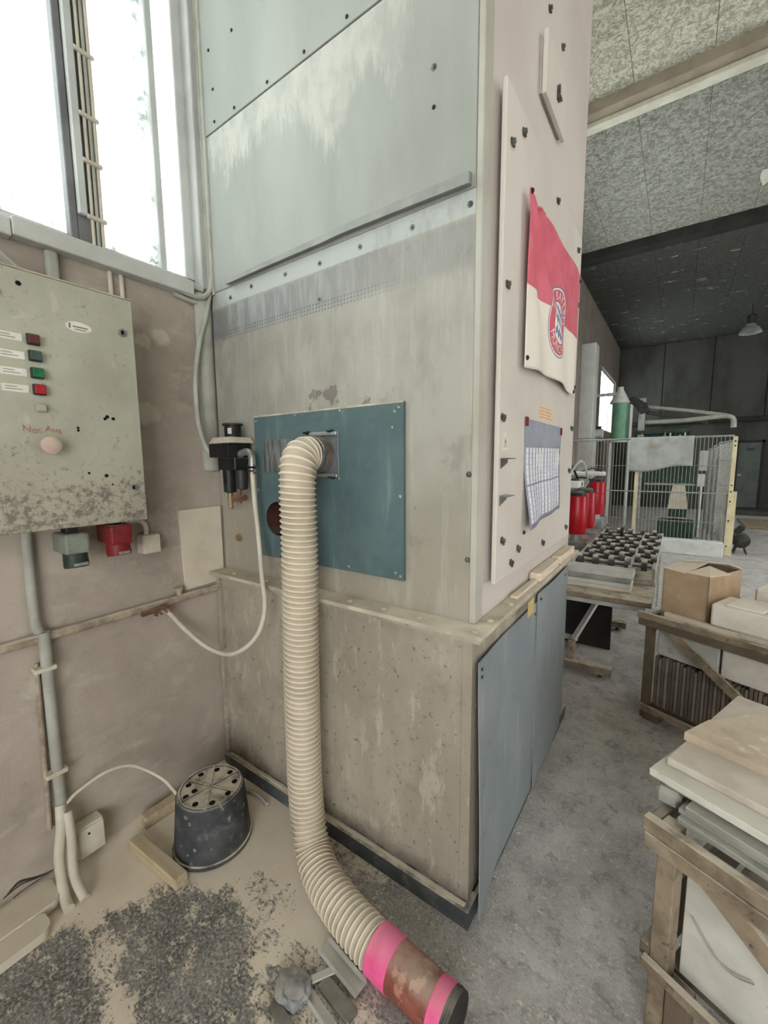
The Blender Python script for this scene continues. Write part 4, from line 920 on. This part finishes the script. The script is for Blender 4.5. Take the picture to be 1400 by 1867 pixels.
scrap('metal_bar', (-.75, .735), (-.625, .722), .003, .040, .014, 'steel', 'flat grey metal bar next to the pale channel', 'b')
scrap('metal_channel', (-.775, .695), (-.63, .672), .003, .032, .02, 'alu', 'narrow light metal channel nearest the bottom edge', 'l')
scrap('metal_bar', (-.83, .62), (-.66, .60), .003, .03, .010, 'steel', 'dark metal bar at the bottom edge beside the crumpled lump', 'b')
bm = NB(); bmesh.ops.create_icosphere(bm, subdivisions=4, radius=1)
for v in bm.verts:
    q = v.co.copy(); n = 1 + .30 * mnoise.noise(q * 1.7) + .14 * mnoise.noise(q * 4.5); v.co = Vector((-.80 + q.x * .058 * n, .672 + q.y * .042 * n, .020 + q.z * .022 * n))
obj('crumpled_sheet', bm, simple('dusty_grey_plastic', (124, 128, 134), (70, 74, 80), 26, .4, dust=.4), None, smooth=True, label='crumpled grey plastic lump among the metal scraps', cat='scrap')

# ================================================================== crates on the right
DV = Vector((.9147, -.404, 0)); NV = Vector((.404, .9147, 0))
def frame_at(p0):
    Tm = Matrix((DV, NV, Vector((0, 0, 1)))).transposed().to_4x4(); Tm.translation = Vector((p0[0], p0[1], 0)); return Tm
def P_(Tm, s, t, z): return Tm @ Vector((s, t, z))
# --- nearest crate
TA = frame_at((.01, 1.165))
cr = thing('wooden_crate', 'nearest wooden crate holding a big pale slab, stone slabs on top', 'crate', P_(TA, .45, .35, 0))
box('top_rail', (-.02, -.024, .574), (1.15, 0, .611), 'wood_crate', cr, TA); box('second_rail', (-.018, -.020, .528), (1.15, 0, .566), 'wood_crate', cr, TA)
for s in (.006, 1.0): box('leg', (s, .0005, 0), (s + .042, .045, .60), 'wood_crate', cr, TA)
for s in (.006, 1.0): box('leg', (s, .66, 0), (s + .042, .70, .60), 'wood_crate', cr, TA)
box('bottom_rail', (-.005, -.02, .185), (1.15, 0, .215), 'wood_crate', cr, TA); box('foot_board', (.05, -.004, .0), (.10, .04, .184), 'wood_dark', cr, TA)
box('end_rail', (-.018, .0, .56), (.005, .72, .60), 'wood_dark', cr, TA); box('end_rail', (-.018, .0, .20), (.005, .72, .24), 'wood_dark', cr, TA)
box('back_rail', (-.02, .70, .56), (1.15, .724, .605), 'wood_dark', cr, TA)
bm = NB(); PR(bm, [P_(TA, .065, -.016, .553), P_(TA, .15, -.016, .553), P_(TA, .62, -.016, .24), P_(TA, .535, -.016, .24)], NV * .014); obj('brace', bm, 'wood_crate', cr)
box('floor_panel', (.03, .05, .17), (1.1, .65, .19), 'wood_dark', cr, TA)
box('end_board', (.012, .05, .22), (.028, .5, .40), 'wood_dark', cr, TA)
box('stone_slab', (.056, .047, .19), (.99, .072, .522), 'stone_white', None, TA, label='large pale stone slab standing inside the nearest crate', cat='slab')
box('stone_slab', (.07, .11, .19), (.98, .135, .50), 'stone_grey', None, TA, label='grey slab standing behind the pale slab inside the nearest crate', cat='slab')
tube('cord', [P_(TA, .078, .041, .375), P_(TA, .10, .040, .352), P_(TA, .135, .040, .318), P_(TA, .17, .040, .318), P_(TA, .20, .041, .335)], .0020, 'stone_grey', None, seg=6, label='thin grey cord hanging over the pale slab in the crate', cat='cord')
def slab(s0, s1, t0, t1, z0, z1, mat, label, ang=0, bev=.002, poly=None, name='stone_slab'):
    Tm = TA @ Matrix.Translation((s0, t0, 0)) @ Matrix.Rotation(ang, 4, 'Z')
    if poly: return obj(name, PR(NB(), [Tm @ Vector((a, b, z0)) for a, b in poly], (0, 0, z1 - z0)), mat, None, label=label, cat='slab')
    return box(name, (0, 0, z0), (s1 - s0, t1 - t0, z1), mat, None, Tm, bev=bev, label=label, cat='slab')
slab(.035, 1.05, .02, .60, .612, .627, 'stone_grey', 'lowest grey slab lying on the nearest crate')
slab(.03, 1.04, .035, .60, .6275, .642, 'stone_grey', 'second grey slab from the bottom on the nearest crate', .01)
slab(.045, 1.05, .03, .61, .6425, .659, 'stone_grey', 'third slab from the bottom on the nearest crate', -.01)
slab(-.012, 1.0, .06, .60, .6595, .681, 'stone_grey', 'grey slab directly under the white slab on the nearest crate', .015)
slab(-.042, 1.0, .035, .55, .6815, .701, 'stone_white', 'white slab jutting out furthest from the stack on the nearest crate')
slab(-.024, 1.0, .085, .60, .7015, .722, 'stone_rose', 'rosy grey slab second from the top of the stack', .05)
slab(-.035, 1.0, .20, .7, .7225, .745, 'stone_tan', 'broken tan slab topping the stack on the nearest crate', 0, poly=[(0, 0), (.35, .03), (.95, .05), (.95, .40), (.36, .36), (.27, .30), (.20, .34), (.06, .26), (.035, .17), (.01, .12)])
slab(-.03, .03, .04, .12, .612, .659, 'stone_grey', 'small dusty stone chunk wedged at the corner of the nearest crate', .2, .012, name='stone_chunk')
# --- middle crate
TB = frame_at((-.10, 2.74))
cr = thing('wooden_crate', 'wooden crate behind, filled with stone tiles on edge and carrying a carton', 'crate', P_(TB, .5, .4, 0))
box('top_rail', (-.035, -.03, .602), (1.25, 0, .637), 'wood_crate', cr, TB); box('second_rail', (-.03, -.024, .56), (1.25, 0, .598), 'wood_dark', cr, TB)
for s in (.0, 1.1): box('leg', (s, .0005, 0), (s + .035, .05, .60), 'wood_dark', cr, TB)
for s in (.0, 1.1): box('leg', (s, .74, 0), (s + .035, .78, .60), 'wood_dark', cr, TB)
box('bottom_rail', (-.0, -.02, .05), (1.25, 0, .088), 'wood_crate', cr, TB); box('floor_panel', (.03, .05, .06), (1.2, .74, .085), 'wood_dark', cr, TB)
for s in (.02, .35, .7): box('foot', (s, -.01, 0), (s + .08, .09, .0499), 'wood_dark', cr, TB)
bm = NB(); PR(bm, [P_(TB, .075, -.018, .58), P_(TB, .15, -.018, .58), P_(TB, .68, -.018, .20), P_(TB, .60, -.018, .20)], NV * .016); obj('brace', bm, 'wood_crate', cr)
box('end_rail', (-.03, 0, .56), (-.002, .78, .60), 'wood_dark', cr, TB); box('back_rail', (-.03, .78, .56), (1.25, .80, .62), 'wood_dark', cr, TB)
s = .042; i = 0
tile = {}
for i in range(60):
    th = .0135 if i % 3 else .016; mt = ('tile_brown', 'tile_grey', 'tile_brown', 'tile_grey', 'tile_brown')[i % 5]
    o = box('stone_tile', (s, .045 + .006 * random.random(), .0855), (s + th, .33, .375 + random.uniform(-.012, .012)), mt, None, TB @ Matrix.Translation((0, 0, 0)), bev=.0015, label='brown stone tile standing on edge in a tight row inside the crate behind', cat='tile', group='stone tiles on edge in the crate')
    s += th + .0035
    if s > .92: break
box('stone_block', (.045, .05, .389), (.338, .30, .548), 'stone_white', None, TB, label='pale block above the tiles, left one under the crate rail', cat='block', bev=.006)
box('stone_block', (.35, .045, .389), (.90, .30, .552), 'aerated', None, TB, label='white block above the tiles, right one under the crate rail', cat='block', bev=.006)
# things on the middle crate
TC = Matrix.Translation((-.034, 2.775, .61)) @ Matrix.Rotation(math.radians(-28), 4, 'Z')
stick('timber_strip', tuple(P_(TB, .085, .025, .56)), tuple(P_(TB, .42, .012, .56)), .03, .098, 'board_beige', 'pale packing strip in front of the carton on the crate behind')
ct = thing('cardboard_box', 'dusty brown cardboard carton with raised flaps on the crate behind', 'carton', TC @ Vector((.115, .15, 0)))
bm = NB(); w_, d_, h_ = .225, .33, .285
B(bm, (0, 0, 0), (w_, d_, .004), TC); B(bm, (0, 0, 0), (.004, d_, h_), TC); B(bm, (w_ - .004, 0, 0), (w_, d_, h_), TC); B(bm, (0, 0, 0), (w_, .004, h_), TC); B(bm, (0, d_ - .004, 0), (w_, d_, h_), TC); obj('carton_walls', bm, 'carton', ct)
def flap(pts): return PR(NB(), [TC @ Vector(p) for p in pts], (0, 0, .004))
obj('flap', flap([(-.002, -.004, h_), (w_ * .52, -.012, h_ - .004), (w_ * .60, d_ * .48, h_ + .034), (.0, d_ * .5, h_ + .012)]), 'carton_top', ct)
obj('flap', flap([(w_ * .54, -.006, h_ + .001), (w_ + .004, -.002, h_), (w_ + .02, d_ * .5, h_ - .004), (w_ * .66, d_ * .47, h_ + .022)]), 'carton_top', ct)
obj('flap', flap([(0, d_ * .52, h_ + .018), (w_ * 1.04, d_ * .50, h_ + .05), (w_, d_, h_ + .003), (0, d_, h_ + .003)]), 'carton_top', ct)
box('foam_block', (.30, .005, .66), (.80, .22, .775), 'aerated', None, TB, bev=.012, seg=2, label='thick white block right of the carton, front one', cat='block')
box('foam_block', (.33, .04, .56), (.85, .30, .6595), 'aerated', None, TB, bev=.008, label='flat white block under the thick white block', cat='block')
box('foam_block', (.37, .325, .56), (.75, .50, .82), 'aerated', None, TB, bev=.012, label='white block behind the thick one beside the carton', cat='block')
for s in (.36, .52): box('foam_stud', (s, .012, .7751), (s + .145, .205, .787), 'aerated', None, TB, bev=.005, seg=2, label='low white pad on the thick white block, ' + ('nearer the carton' if s < .4 else 'further from the carton'), cat='block')

# ================================================================== roller table behind the extractor
rt = thing('roller_table', 'low trolley table with skate wheel rollers behind the extractor', 'trolley', (-.5, 3.9, 0))
box('table_top', (-.98, 3.04, .562), (-.087, 4.25, .598), 'wood_crate', rt, bev=.004)
for y in (3.09, 4.1): box('frame_tube', (-.97, y, .515), (-.12, y + .035, .55), 'alu', rt, bev=.004)
box('foot_beam', (-.98, 3.06, .03), (-.29, 3.14, .085), 'wood_crate', rt, bev=.004); box('foot_beam', (-.98, 4.05, .03), (-.29, 4.13, .085), 'wood_crate', rt, bev=.004)
for x in (-.575, ):
    for y in (3.085, 4.075): box('upright', (x, y, .0851), (x + .045, y + .045, .50), 'alu', rt, bev=.004) if y > 4 else box('upright', (x, y, .0851), (x + .045, y + .045, .22), 'wood_crate', rt, bev=.004)
bm = NB(); bar(bm, (-.553, 3.12, .20), (-.40, 3.6, .535), .03, .03); obj('strut', bm, 'alu', rt)
bm = NB(); bar(bm, (-.97, 3.2, .22), (-.53, 3.2, .20), .03, .03); obj('strut', bm, 'alu', rt)
for x in (-.9, -.36):
    for y in (3.1, 4.09): bm = NB(); CY(bm, (x - .012, y, .022), (x + .012, y, .022), .022, seg=14); obj('caster', bm, 'dark_metal', rt, smooth=True)
for i, (z0, z1, x1) in enumerate(((.598, .628, -.215), (.6285, .660, -.213), (.6605, .694, -.218), (.6945, .738, -.205))):
    box('plank', (-.97, 3.19, z0), (x1, 3.36, z1), ('board_beige', 'trunking', 'stone_grey', 'alu')[i], None, bev=.006, label=('lowest', 'second lowest', 'second highest', 'top')[i] + ' pale profile of the stack on the roller table', cat='plank')
for x in (-.62, -.245, -.10): box('side_rail', (x - .012, 3.40, .70), (x + .012, 5.1, .745), 'alu', rt, bev=.003)
for x in (-.62, -.245, -.10):
    for y in (3.5, 5.0): box('stand', (x - .01, y - .02, .598 if y < 4.25 else 0), (x + .01, y + .02, .70), 'alu', rt, bev=.002)
whl = mesh_only('skate_wheel', CY(NB(), (-.018, 0, 0), (.018, 0, 0), .042, seg=18), 'wheel', True)
for j in range(9):
    y = 3.46 + j * .19; box('cross_rail', (-.608, y + .055, .70), (-.112, y + .085, .742), 'alu', rt, bev=.003); bm = NB(); CY(bm, (-.62, y, .735), (-.10, y, .735), .006, seg=8); obj('axle', bm, 'dark_metal', rt)
    for i in range(5): inst('skate_wheel', whl, rt, (-.58 + i * .105 + (.05 if j % 2 else 0), y, .745))
box('shade_panel', (-.97, 3.60, .0), (-.36, 3.63, .515), 'beam_dark', rt, bev=0)  # dark sheet added to stand for the deep shade under the table
box('black_stop', (-.44, 4.72, .70), (-.415, 4.76, .83), 'black', rt, bev=.003)

# polishing heads: red cylinders on a carriage
for i, (x, y, zb, r, lab) in enumerate(((-.835, 4.62, .75, .098, 'nearest red cylinder of the row behind the extractor'), (-.815, 5.02, .76, .098, 'middle red cylinder of the row behind the extractor'), (-.80, 5.62, .85, .092, 'farthest ribbed red cylinder behind the extractor'))):
    rc = thing('red_cylinder', lab, 'cylinder', (x, y, zb - .06), 'red cylinders on the polishing carriage')
    bm = NB(); LA(bm, [(r * .97, 0), (r, .01), (r, .375), (r * .95, .39)], (x, y, zb), seg=28); obj('shell', bm, 'red_paint', rc, smooth=True)
    bm = NB(); LA(bm, [(r * .9, 0), (r * .8, .03), (r * .5, .05)], (x, y, zb + .388), seg=20); obj('cap', bm, 'black', rc, smooth=True)
    bm = NB(); CY(bm, (x, y, zb - .06), (x, y, zb + .002), .05); obj('spindle', bm, 'galv', rc, smooth=True)
    tube('cable', [(x, y, zb + .43), (x + .03, y + .02, zb + .52), (x - .08, y + .04, zb + .55), (x - .2, y, zb + .5)], .012, 'black', rc, seg=8)
    if i == 2:
        for z in (.12, .25): bm = NB(); LA(bm, [(r * 1.0, 0), (r * 1.04, .006), (r * 1.0, .012)], (x, y, zb + z), seg=28, cap=False); obj('rib', bm, 'red_paint', rc, smooth=True)
cg = thing('polishing_carriage', 'pale metal carriage carrying the red cylinders', 'carriage', (-1.1, 5.1, 0))
for i, (y0, y1, z) in enumerate(((4.45, 5.2, .69), (5.45, 5.8, .79))): box('carriage_bed', (-1.35, y0, z - .10), (-.70, y1, z), 'galv', cg, bev=.004)
for y in (4.5, 5.75): box('carriage_leg', (-1.3, y - .04, 0), (-1.2, y + .04, .59 if y < 5 else .69), 'galv', cg, bev=.004)
box('head_cover', (-1.35, 4.5, 1.22), (-.80, 4.75, 1.29), 'white_paint', cg, bev=.01); box('head_column', (-1.34, 4.52, .69), (-1.2, 4.74, 1.22), 'galv', cg, bev=.004)
box('head_cover', (-1.1, 5.55, 1.31), (-.72, 5.72, 1.36), 'white_paint', cg, bev=.01); box('head_column', (-1.1, 5.55, .79), (-1.02, 5.7, 1.31), 'galv', cg, bev=.004)
for i in range(4): tube('hose_line', [(-1.25 + i * .1, 4.6, 1.29), (-1.2 + i * .12, 4.75, 1.40 + .03 * i), (-1.1 + i * .1, 4.95, 1.3), (-.95 + i * .03, 5.0, 1.2)], .012, 'pvc' if i % 2 else 'black', cg, seg=8)

# ================================================================== fence, sheet and machinery beyond
FN = 8.30
fn = thing('wire_fence', 'galvanised wire mesh safety fence across the hall behind the rollers', 'fence', (-.45, FN, 0))
def mesh_panel(p0, p1, z0, z1, dx, zs, r=.0034):
    bm = NB(); p0 = Vector(p0); p1 = Vector(p1); L = (p1 - p0).length; n = int(L / dx); d = (p1 - p0) / L
    for i in range(n + 1): p = p0 + d * (L * i / n); CY(bm, (p.x, p.y, z0), (p.x, p.y, z1), r, seg=4)
    for z in zs: CY(bm, (p0.x, p0.y, z), (p1.x, p1.y, z), r * 1.3, seg=4)
    return bm
zz = [.12, .5, .965, 1.4, 1.84]
obj('wire_mesh', mesh_panel((-1.70, FN, 0), (-.60, FN, 0), .1, 1.86, .05, zz), 'fence', fn, kind='stuff')
obj('wire_mesh', mesh_panel((-.56, FN, 0), (.655, FN, 0), .1, 1.84, .05, zz), 'fence', fn, kind='stuff')
for z in (1.855, .965): bm = NB(); CY(bm, (-1.70, FN, z), (.66, FN, z), .011, seg=8); obj('fence_rail', bm, 'fence', fn)
bm = NB(); B(bm, (-.61, FN - .025, 0), (-.555, FN + .025, 1.30), None, .003); obj('fence_post', bm, 'cream_post', fn)
bm = NB(); B(bm, (.645, FN - .03, 0), (.70, FN + .02, 1.84), None, .003); po = obj('fence_post', bm, 'cream_post', fn)
ph = mesh_only('post_hole', LA(NB(), [(.012, 0), (.012, .002)], (0, 0, 0), (0, -1, 0), 10), 'hole')
for z in (.15, .55, .85, 1.0, 1.1, 1.7, 1.77): inst('post_hole', ph, po, (.672, FN - .03, z))
box('fence_post', (.70, FN + .02, 0), (.75, FN + .07, 1.0), 'cream_post', fn, bev=.003)
for k, (a, b, c, d) in enumerate((((.64, FN + .05), (.53, FN + .55), .18, 1.78), ((.53, FN + .58), (.49, FN + 1.0), .2, 1.74), ((.49, FN + 1.05), (.45, FN + 1.5), .2, 1.70))):
    obj('wire_mesh', mesh_panel((a[0], a[1], 0), (b[0], b[1], 0), c, d, .035, [c + .1 + .4 * q for q in range(4)], .0042), 'fence', fn, kind='stuff')
    bm = NB(); CY(bm, (b[0], b[1], 0), (b[0], b[1], d), .022, seg=8); obj('fence_post', bm, 'galv', fn)
    bm = NB(); CY(bm, (a[0], a[1], d), (b[0], b[1], d - .03), .014, seg=8); obj('fence_rail', bm, 'galv', fn)
# sheet hung over the fence
bm = NB(); n, m = 24, 14
g = [[None] * (m + 1) for _ in range(n + 1)]
for i in range(n + 1):
    for j in range(m + 1):
        u, v = i / n, j / m; x = -.70 + .87 * u; bot = 1.31 + .07 * u - .03 * math.sin(u * 6); z = bot + (1.872 - bot) * v
        g[i][j] = bm.verts.new((x, FN - .035 - .02 * math.sin(u * 9 + v * 2) * (1 - v), z))
for i in range(n):
    for j in range(m): bm.faces.new((g[i][j], g[i + 1][j], g[i + 1][j + 1], g[i][j + 1]))
sh = obj('plastic_sheet', bm, 'cloth_grey', None, smooth=True, label='grey stained plastic sheet hung over the wire fence', cat='sheet')
so = sh.modifiers.new('thickness', 'SOLIDIFY'); so.thickness = .006
box('white_slab', (-.29, FN - .28, 0), (.625, FN - .08, .232), 'white_paint', None, bev=.01, label='long low white slab lying in front of the fence', cat='slab')

# duct column, tank, arms
du = thing('wall_duct', 'tall grey square duct against the far left wall', 'duct', (WX + .15, 9.7, .4))
box('duct_upper', (WX, 9.5, 1.93), (-1.50, 9.9, 3.83), 'trunking', du, bev=.01); box('duct_lower', (WX, 9.52, .45), (-1.46, 9.9, 1.92), 'trunking', du, bev=.01)
box('duct_collar', (WX, 9.48, 1.90), (-1.44, 9.92, 1.95), 'galv', du, bev=.004); box('duct_base', (WX, 9.52, 0), (-1.5, 9.9, .45), 'galv', du, bev=.01)
tk = thing('green_tank', 'mint green cylindrical filter tank with white cone behind the fence', 'tank', (-1.17, 11.0, 0))
bm = NB(); LA(bm, [(.165, 0), (.165, .84)], (-1.17, 11, 1.93), seg=24); obj('tank_shell', bm, 'green_tank', tk, smooth=True)
bm = NB(); LA(bm, [(.20, 0), (.20, .02), (.06, .30), (.06, .36)], (-1.19, 11, 2.77), seg=24); obj('cone_hood', bm, 'white_paint', tk, smooth=True)
bm = NB(); LA(bm, [(.20, 0), (.20, .03)], (-1.17, 11, 1.90), seg=24); obj('tank_ring', bm, 'white_paint', tk)
for dx, dy in ((-.17, -.12), (.21, -.1), (.21, .15), (-.17, .15)): bm = NB(); CY(bm, (-1.17 + dx, 11 + dy, 0), (-1.17 + dx, 11 + dy, 2.72 if dx > 0 else 1.9), .022, seg=8); obj('tank_leg', bm, 'white_paint', tk)
bm = NB(); CY(bm, (-1.7, 10.95, 2.98), (-1.15, 10.95, 2.98), .035, seg=10); obj('inlet_pipe', bm, 'white_paint', tk, smooth=True)
ex = thing('gantry_machine', 'dark machine gantry with two grey pipe arms behind the fence', 'machine', (-.1, 11.65, 0))
box('column', (-.86, 11.55, 0), (-.72, 11.75, 2.92), 'galv', ex, bev=.01)
bm = NB(); PR(bm, [(-.95, 11.35, 2.95), (-.70, 11.35, 2.78), (-.62, 11.35, 2.60), (-.80, 11.35, 2.55), (-1.08, 11.35, 2.90)], (0, .3, 0)); obj('motor_head', bm, 'dark_metal', ex)
tube('pipe_arm', [(-.72, 11.60, 2.72), (.2, 11.60, 2.55), (.75, 11.60, 2.43)], .04, 'pvc', ex, raw=True, seg=10)
tube('pipe_arm', [(-.72, 11.55, 2.36), (0, 11.55, 2.36), (.6, 11.55, 2.40), (.78, 11.55, 2.40), (.87, 11.55, 2.33), (.885, 11.55, 2.16)], .05, 'pvc', ex, n=5, seg=10)
bm = NB(); bar(bm, (-.72, 11.65, 2.60), (.45, 11.65, 2.30), .08, .08); obj('diagonal_arm', bm, 'dark_metal', ex)
box('cross_beam', (-.92, 11.50, 2.08), (.16, 11.70, 2.17), 'green_dark', ex, bev=.01); box('machine_bed', (-.9, 11.65, .7), (.25, 12.1, 2.08), 'green_dark', ex, bev=.01)
for x in (-.75, -.3): bm = NB(); bar(bm, (x, 11.50, 2.10), (x - .1, 11.50, 1.85), .02, .02); obj('hanger', bm, 'galv', ex)
for i in range(6): bm = NB(); CY(bm, (-.30 + i * .09, 11.45, 1.92), (-.30 + i * .09, 11.45, 2.05 + .04 * (i % 3)), .018, seg=8); obj('valve_stub', bm, ('galv', 'white_paint', 'dark_metal')[i % 3], ex)
gm = thing('grinding_machine', 'green grinding machine with pale bellows behind the fence', 'machine', (.05, 10.0, 0))
box('green_base', (-.28, 9.7, 0), (.30, 10.3, .32), 'green_dark', gm, bev=.02); box('green_column', (-.13, 9.85, .32), (.18, 10.2, .55), 'green_dark', gm, bev=.02)
bm = NB(); bmesh.ops.create_cone(bm, cap_ends=True, segments=4, radius1=.23, radius2=.14, depth=.45, matrix=Matrix.Translation((.02, 9.95, .775)) @ Matrix.Rotation(math.pi / 4, 4, 'Z')); obj('bellows', bm, 'board_beige', gm)
box('slide_bar', (-.35, 9.8, .36), (.32, 9.84, .385), 'galv', gm, bev=.003); box('work_table', (-.55, 9.9, 1.0), (.27, 10.3, 1.03), 'galv', gm, bev=.004)
cb = thing('control_box', 'pale control box on a stand behind the fence', 'control box', (.42, 10.0, 0))
box('box_body', (.31, 9.95, 1.28), (.51, 10.1, 1.66), 'trunking', cb, bev=.01); box('lower_box', (.30, 9.95, .98), (.41, 10.08, 1.22), 'white_paint', cb, bev=.01); bm = NB(); CY(bm, (.36, 10.02, 0), (.36, 10.02, .98), .03, seg=10); obj('stand', bm, 'galv', cb)
sg = thing('bench_grinder', 'small pale bench motor on the far window ledge', 'motor', (-1.45, 10.6, 1.95))
box('ledge', (WX, 10.2, 1.90), (-1.40, 10.7, 1.95), 'galv', sg, bev=.004); bm = NB(); CY(bm, (-1.60, 10.4, 2.08), (-1.42, 10.4, 2.08), .10, seg=18); obj('motor_body', bm, 'white_paint', sg, smooth=True); box('motor_cap', (-1.56, 10.36, 2.17), (-1.46, 10.44, 2.24), 'dark_metal', sg, bev=.005)

# compressor-like fan on the floor, floor grate, lamp, door
fa = thing('floor_fan', 'black drum shaped blower on the floor right of the fence', 'blower', (.87, 8.62, 0))
bm = NB(); CY(bm, (.87, 8.50, .22), (.87, 8.74, .22), .115, seg=24); obj('drum', bm, 'black', fa, smooth=True)
bm = NB(); LA(bm, [(.105, 0), (.09, .01), (.03, .02)], (.87, 8.50, .22), (0, -1, 0), 24); obj('guard', bm, 'dark_metal', fa, smooth=True)
bm = NB(); CY(bm, (.80, 8.6, .33), (.88, 8.62, .42), .05, seg=14); obj('motor', bm, 'black', fa, smooth=True)
for x in (.79, .95): bm = NB(); bar(bm, (x, 8.53, .005), (x * .5 + .435, 8.58, .14), .02, .02); bar(bm, (x, 8.71, .005), (x * .5 + .435, 8.66, .14), .02, .02); obj('foot', bm, 'dark_metal', fa)
box('floor_grate', (1.25, 11.8, 0.002), (2.4, 13.4, .05), simple('ochre_floor_grate', (150, 132, 104), (96, 84, 66), 30, .8, dust=.2), None, bev=.01, label='ochre grate on the far floor in front of the grey door', cat='grate')
box('floor_plinth', (.9, 14.6, 0), (4.5, 15.4, .12), 'back_wall', None, bev=.01, label='low dark step in front of the end wall', cat='step')
d1 = bpy.data.objects.new('door_1', None); COL.objects.link(d1); d1.location = (1.6, YB - .05, .12); WL[d1.name] = Vector(d1.location); setp(d1, 'dull grey door in the dark end wall', kind='structure')
box('door_leaf', (1.35, YB - .10, .12), (1.85, YB - .05, 1.96), 'door_grey', d1, bev=.006)
bm = NB(); B(bm, (1.29, YB - .12, .12), (1.35, YB - .042, 2.02)); B(bm, (1.85, YB - .12, .12), (1.91, YB - .042, 2.02)); B(bm, (1.29, YB - .12, 1.96), (1.91, YB - .042, 2.02)); obj('door_casing', bm, 'beam_dark', d1)
box('door_sign', (1.52, YB - .104, 1.74), (1.68, YB - .10, 1.80), 'black', d1, bev=0); box('door_handle', (1.37, YB - .14, 1.03), (1.46, YB - .10, 1.06), 'galv', d1, bev=.004)
lm = thing('pendant_lamp', 'grey bell shaped hall lamp under the dark ceiling', 'lamp', (1.14, 13.0, 4.34))
bm = NB(); LA(bm, [(.21, 0), (.205, .03), (.15, .12), (.09, .17), (.085, .20)], (1.14, 13, 4.36), seg=28, cap=False); obj('lamp_shade', bm, 'lampshade', lm, smooth=True)
bm = NB(); LA(bm, [(.085, 0), (.09, .03), (.09, .20), (.06, .23)], (1.14, 13, 4.55), seg=20); obj('ballast_housing', bm, 'dark_metal', lm, smooth=True)
bm = NB(); CY(bm, (1.14, 13, 4.78), (1.14, 13, CEIL), .012, seg=8); obj('hanger_rod', bm, 'dark_metal', lm)
bm = NB(); LA(bm, [(.02, .16), (.05, .10), (.045, .05), (.01, .02)], (1.14, 13, 4.36), seg=14); obj('bulb', bm, 'lampshade', lm, smooth=True)

bm = NB(); P0 = [(.60, 7.20, 4.998), (.72, 7.22, 4.998), (.70, 7.24, 4.88), (.62, 7.22, 4.82), (.585, 7.21, 4.92)]
PR(bm, P0, (0, .006, 0)); obj('torn_flake', bm, 'label_white', None, label='white torn flake hanging from the ceiling boards', cat='flake')

# repeats carry a shared group
GR = {'stone_slab': 'stone slabs in and on the nearest crate', 'plank': 'profiles stacked on the roller table', 'foam_block': 'white blocks on the crate behind', 'foam_stud': 'pads on the thick white block',
      'floor_conduit': 'hose ends on the floor by the wall', 'sill_pipe': 'pipes around the window corner', 'wall_cable': 'short cables under the trunking', 'cabinet_cable': 'cables into the cabinet top',
      'metal_bar': 'metal scraps beside the hose', 'metal_channel': 'metal scraps beside the hose', 'wooden_crate': 'wooden crates of stone', 'power_socket': 'sockets under the cabinet', 'junction_box': 'junction boxes on the left wall',
      'timber_offcut': 'timber pieces on the flange', 'timber_block': 'timber blocks by the bucket', 'floor_board': 'rounded boards by the wall', 'stone_block': 'blocks above the tiles', 'wall_conduit': 'conduits on the left wall'}
for o in bpy.data.objects:
    if not o.parent and 'category' in o and 'group' not in o:
        g_ = GR.get(o.name.split('.')[0])
        if g_: o['group'] = g_
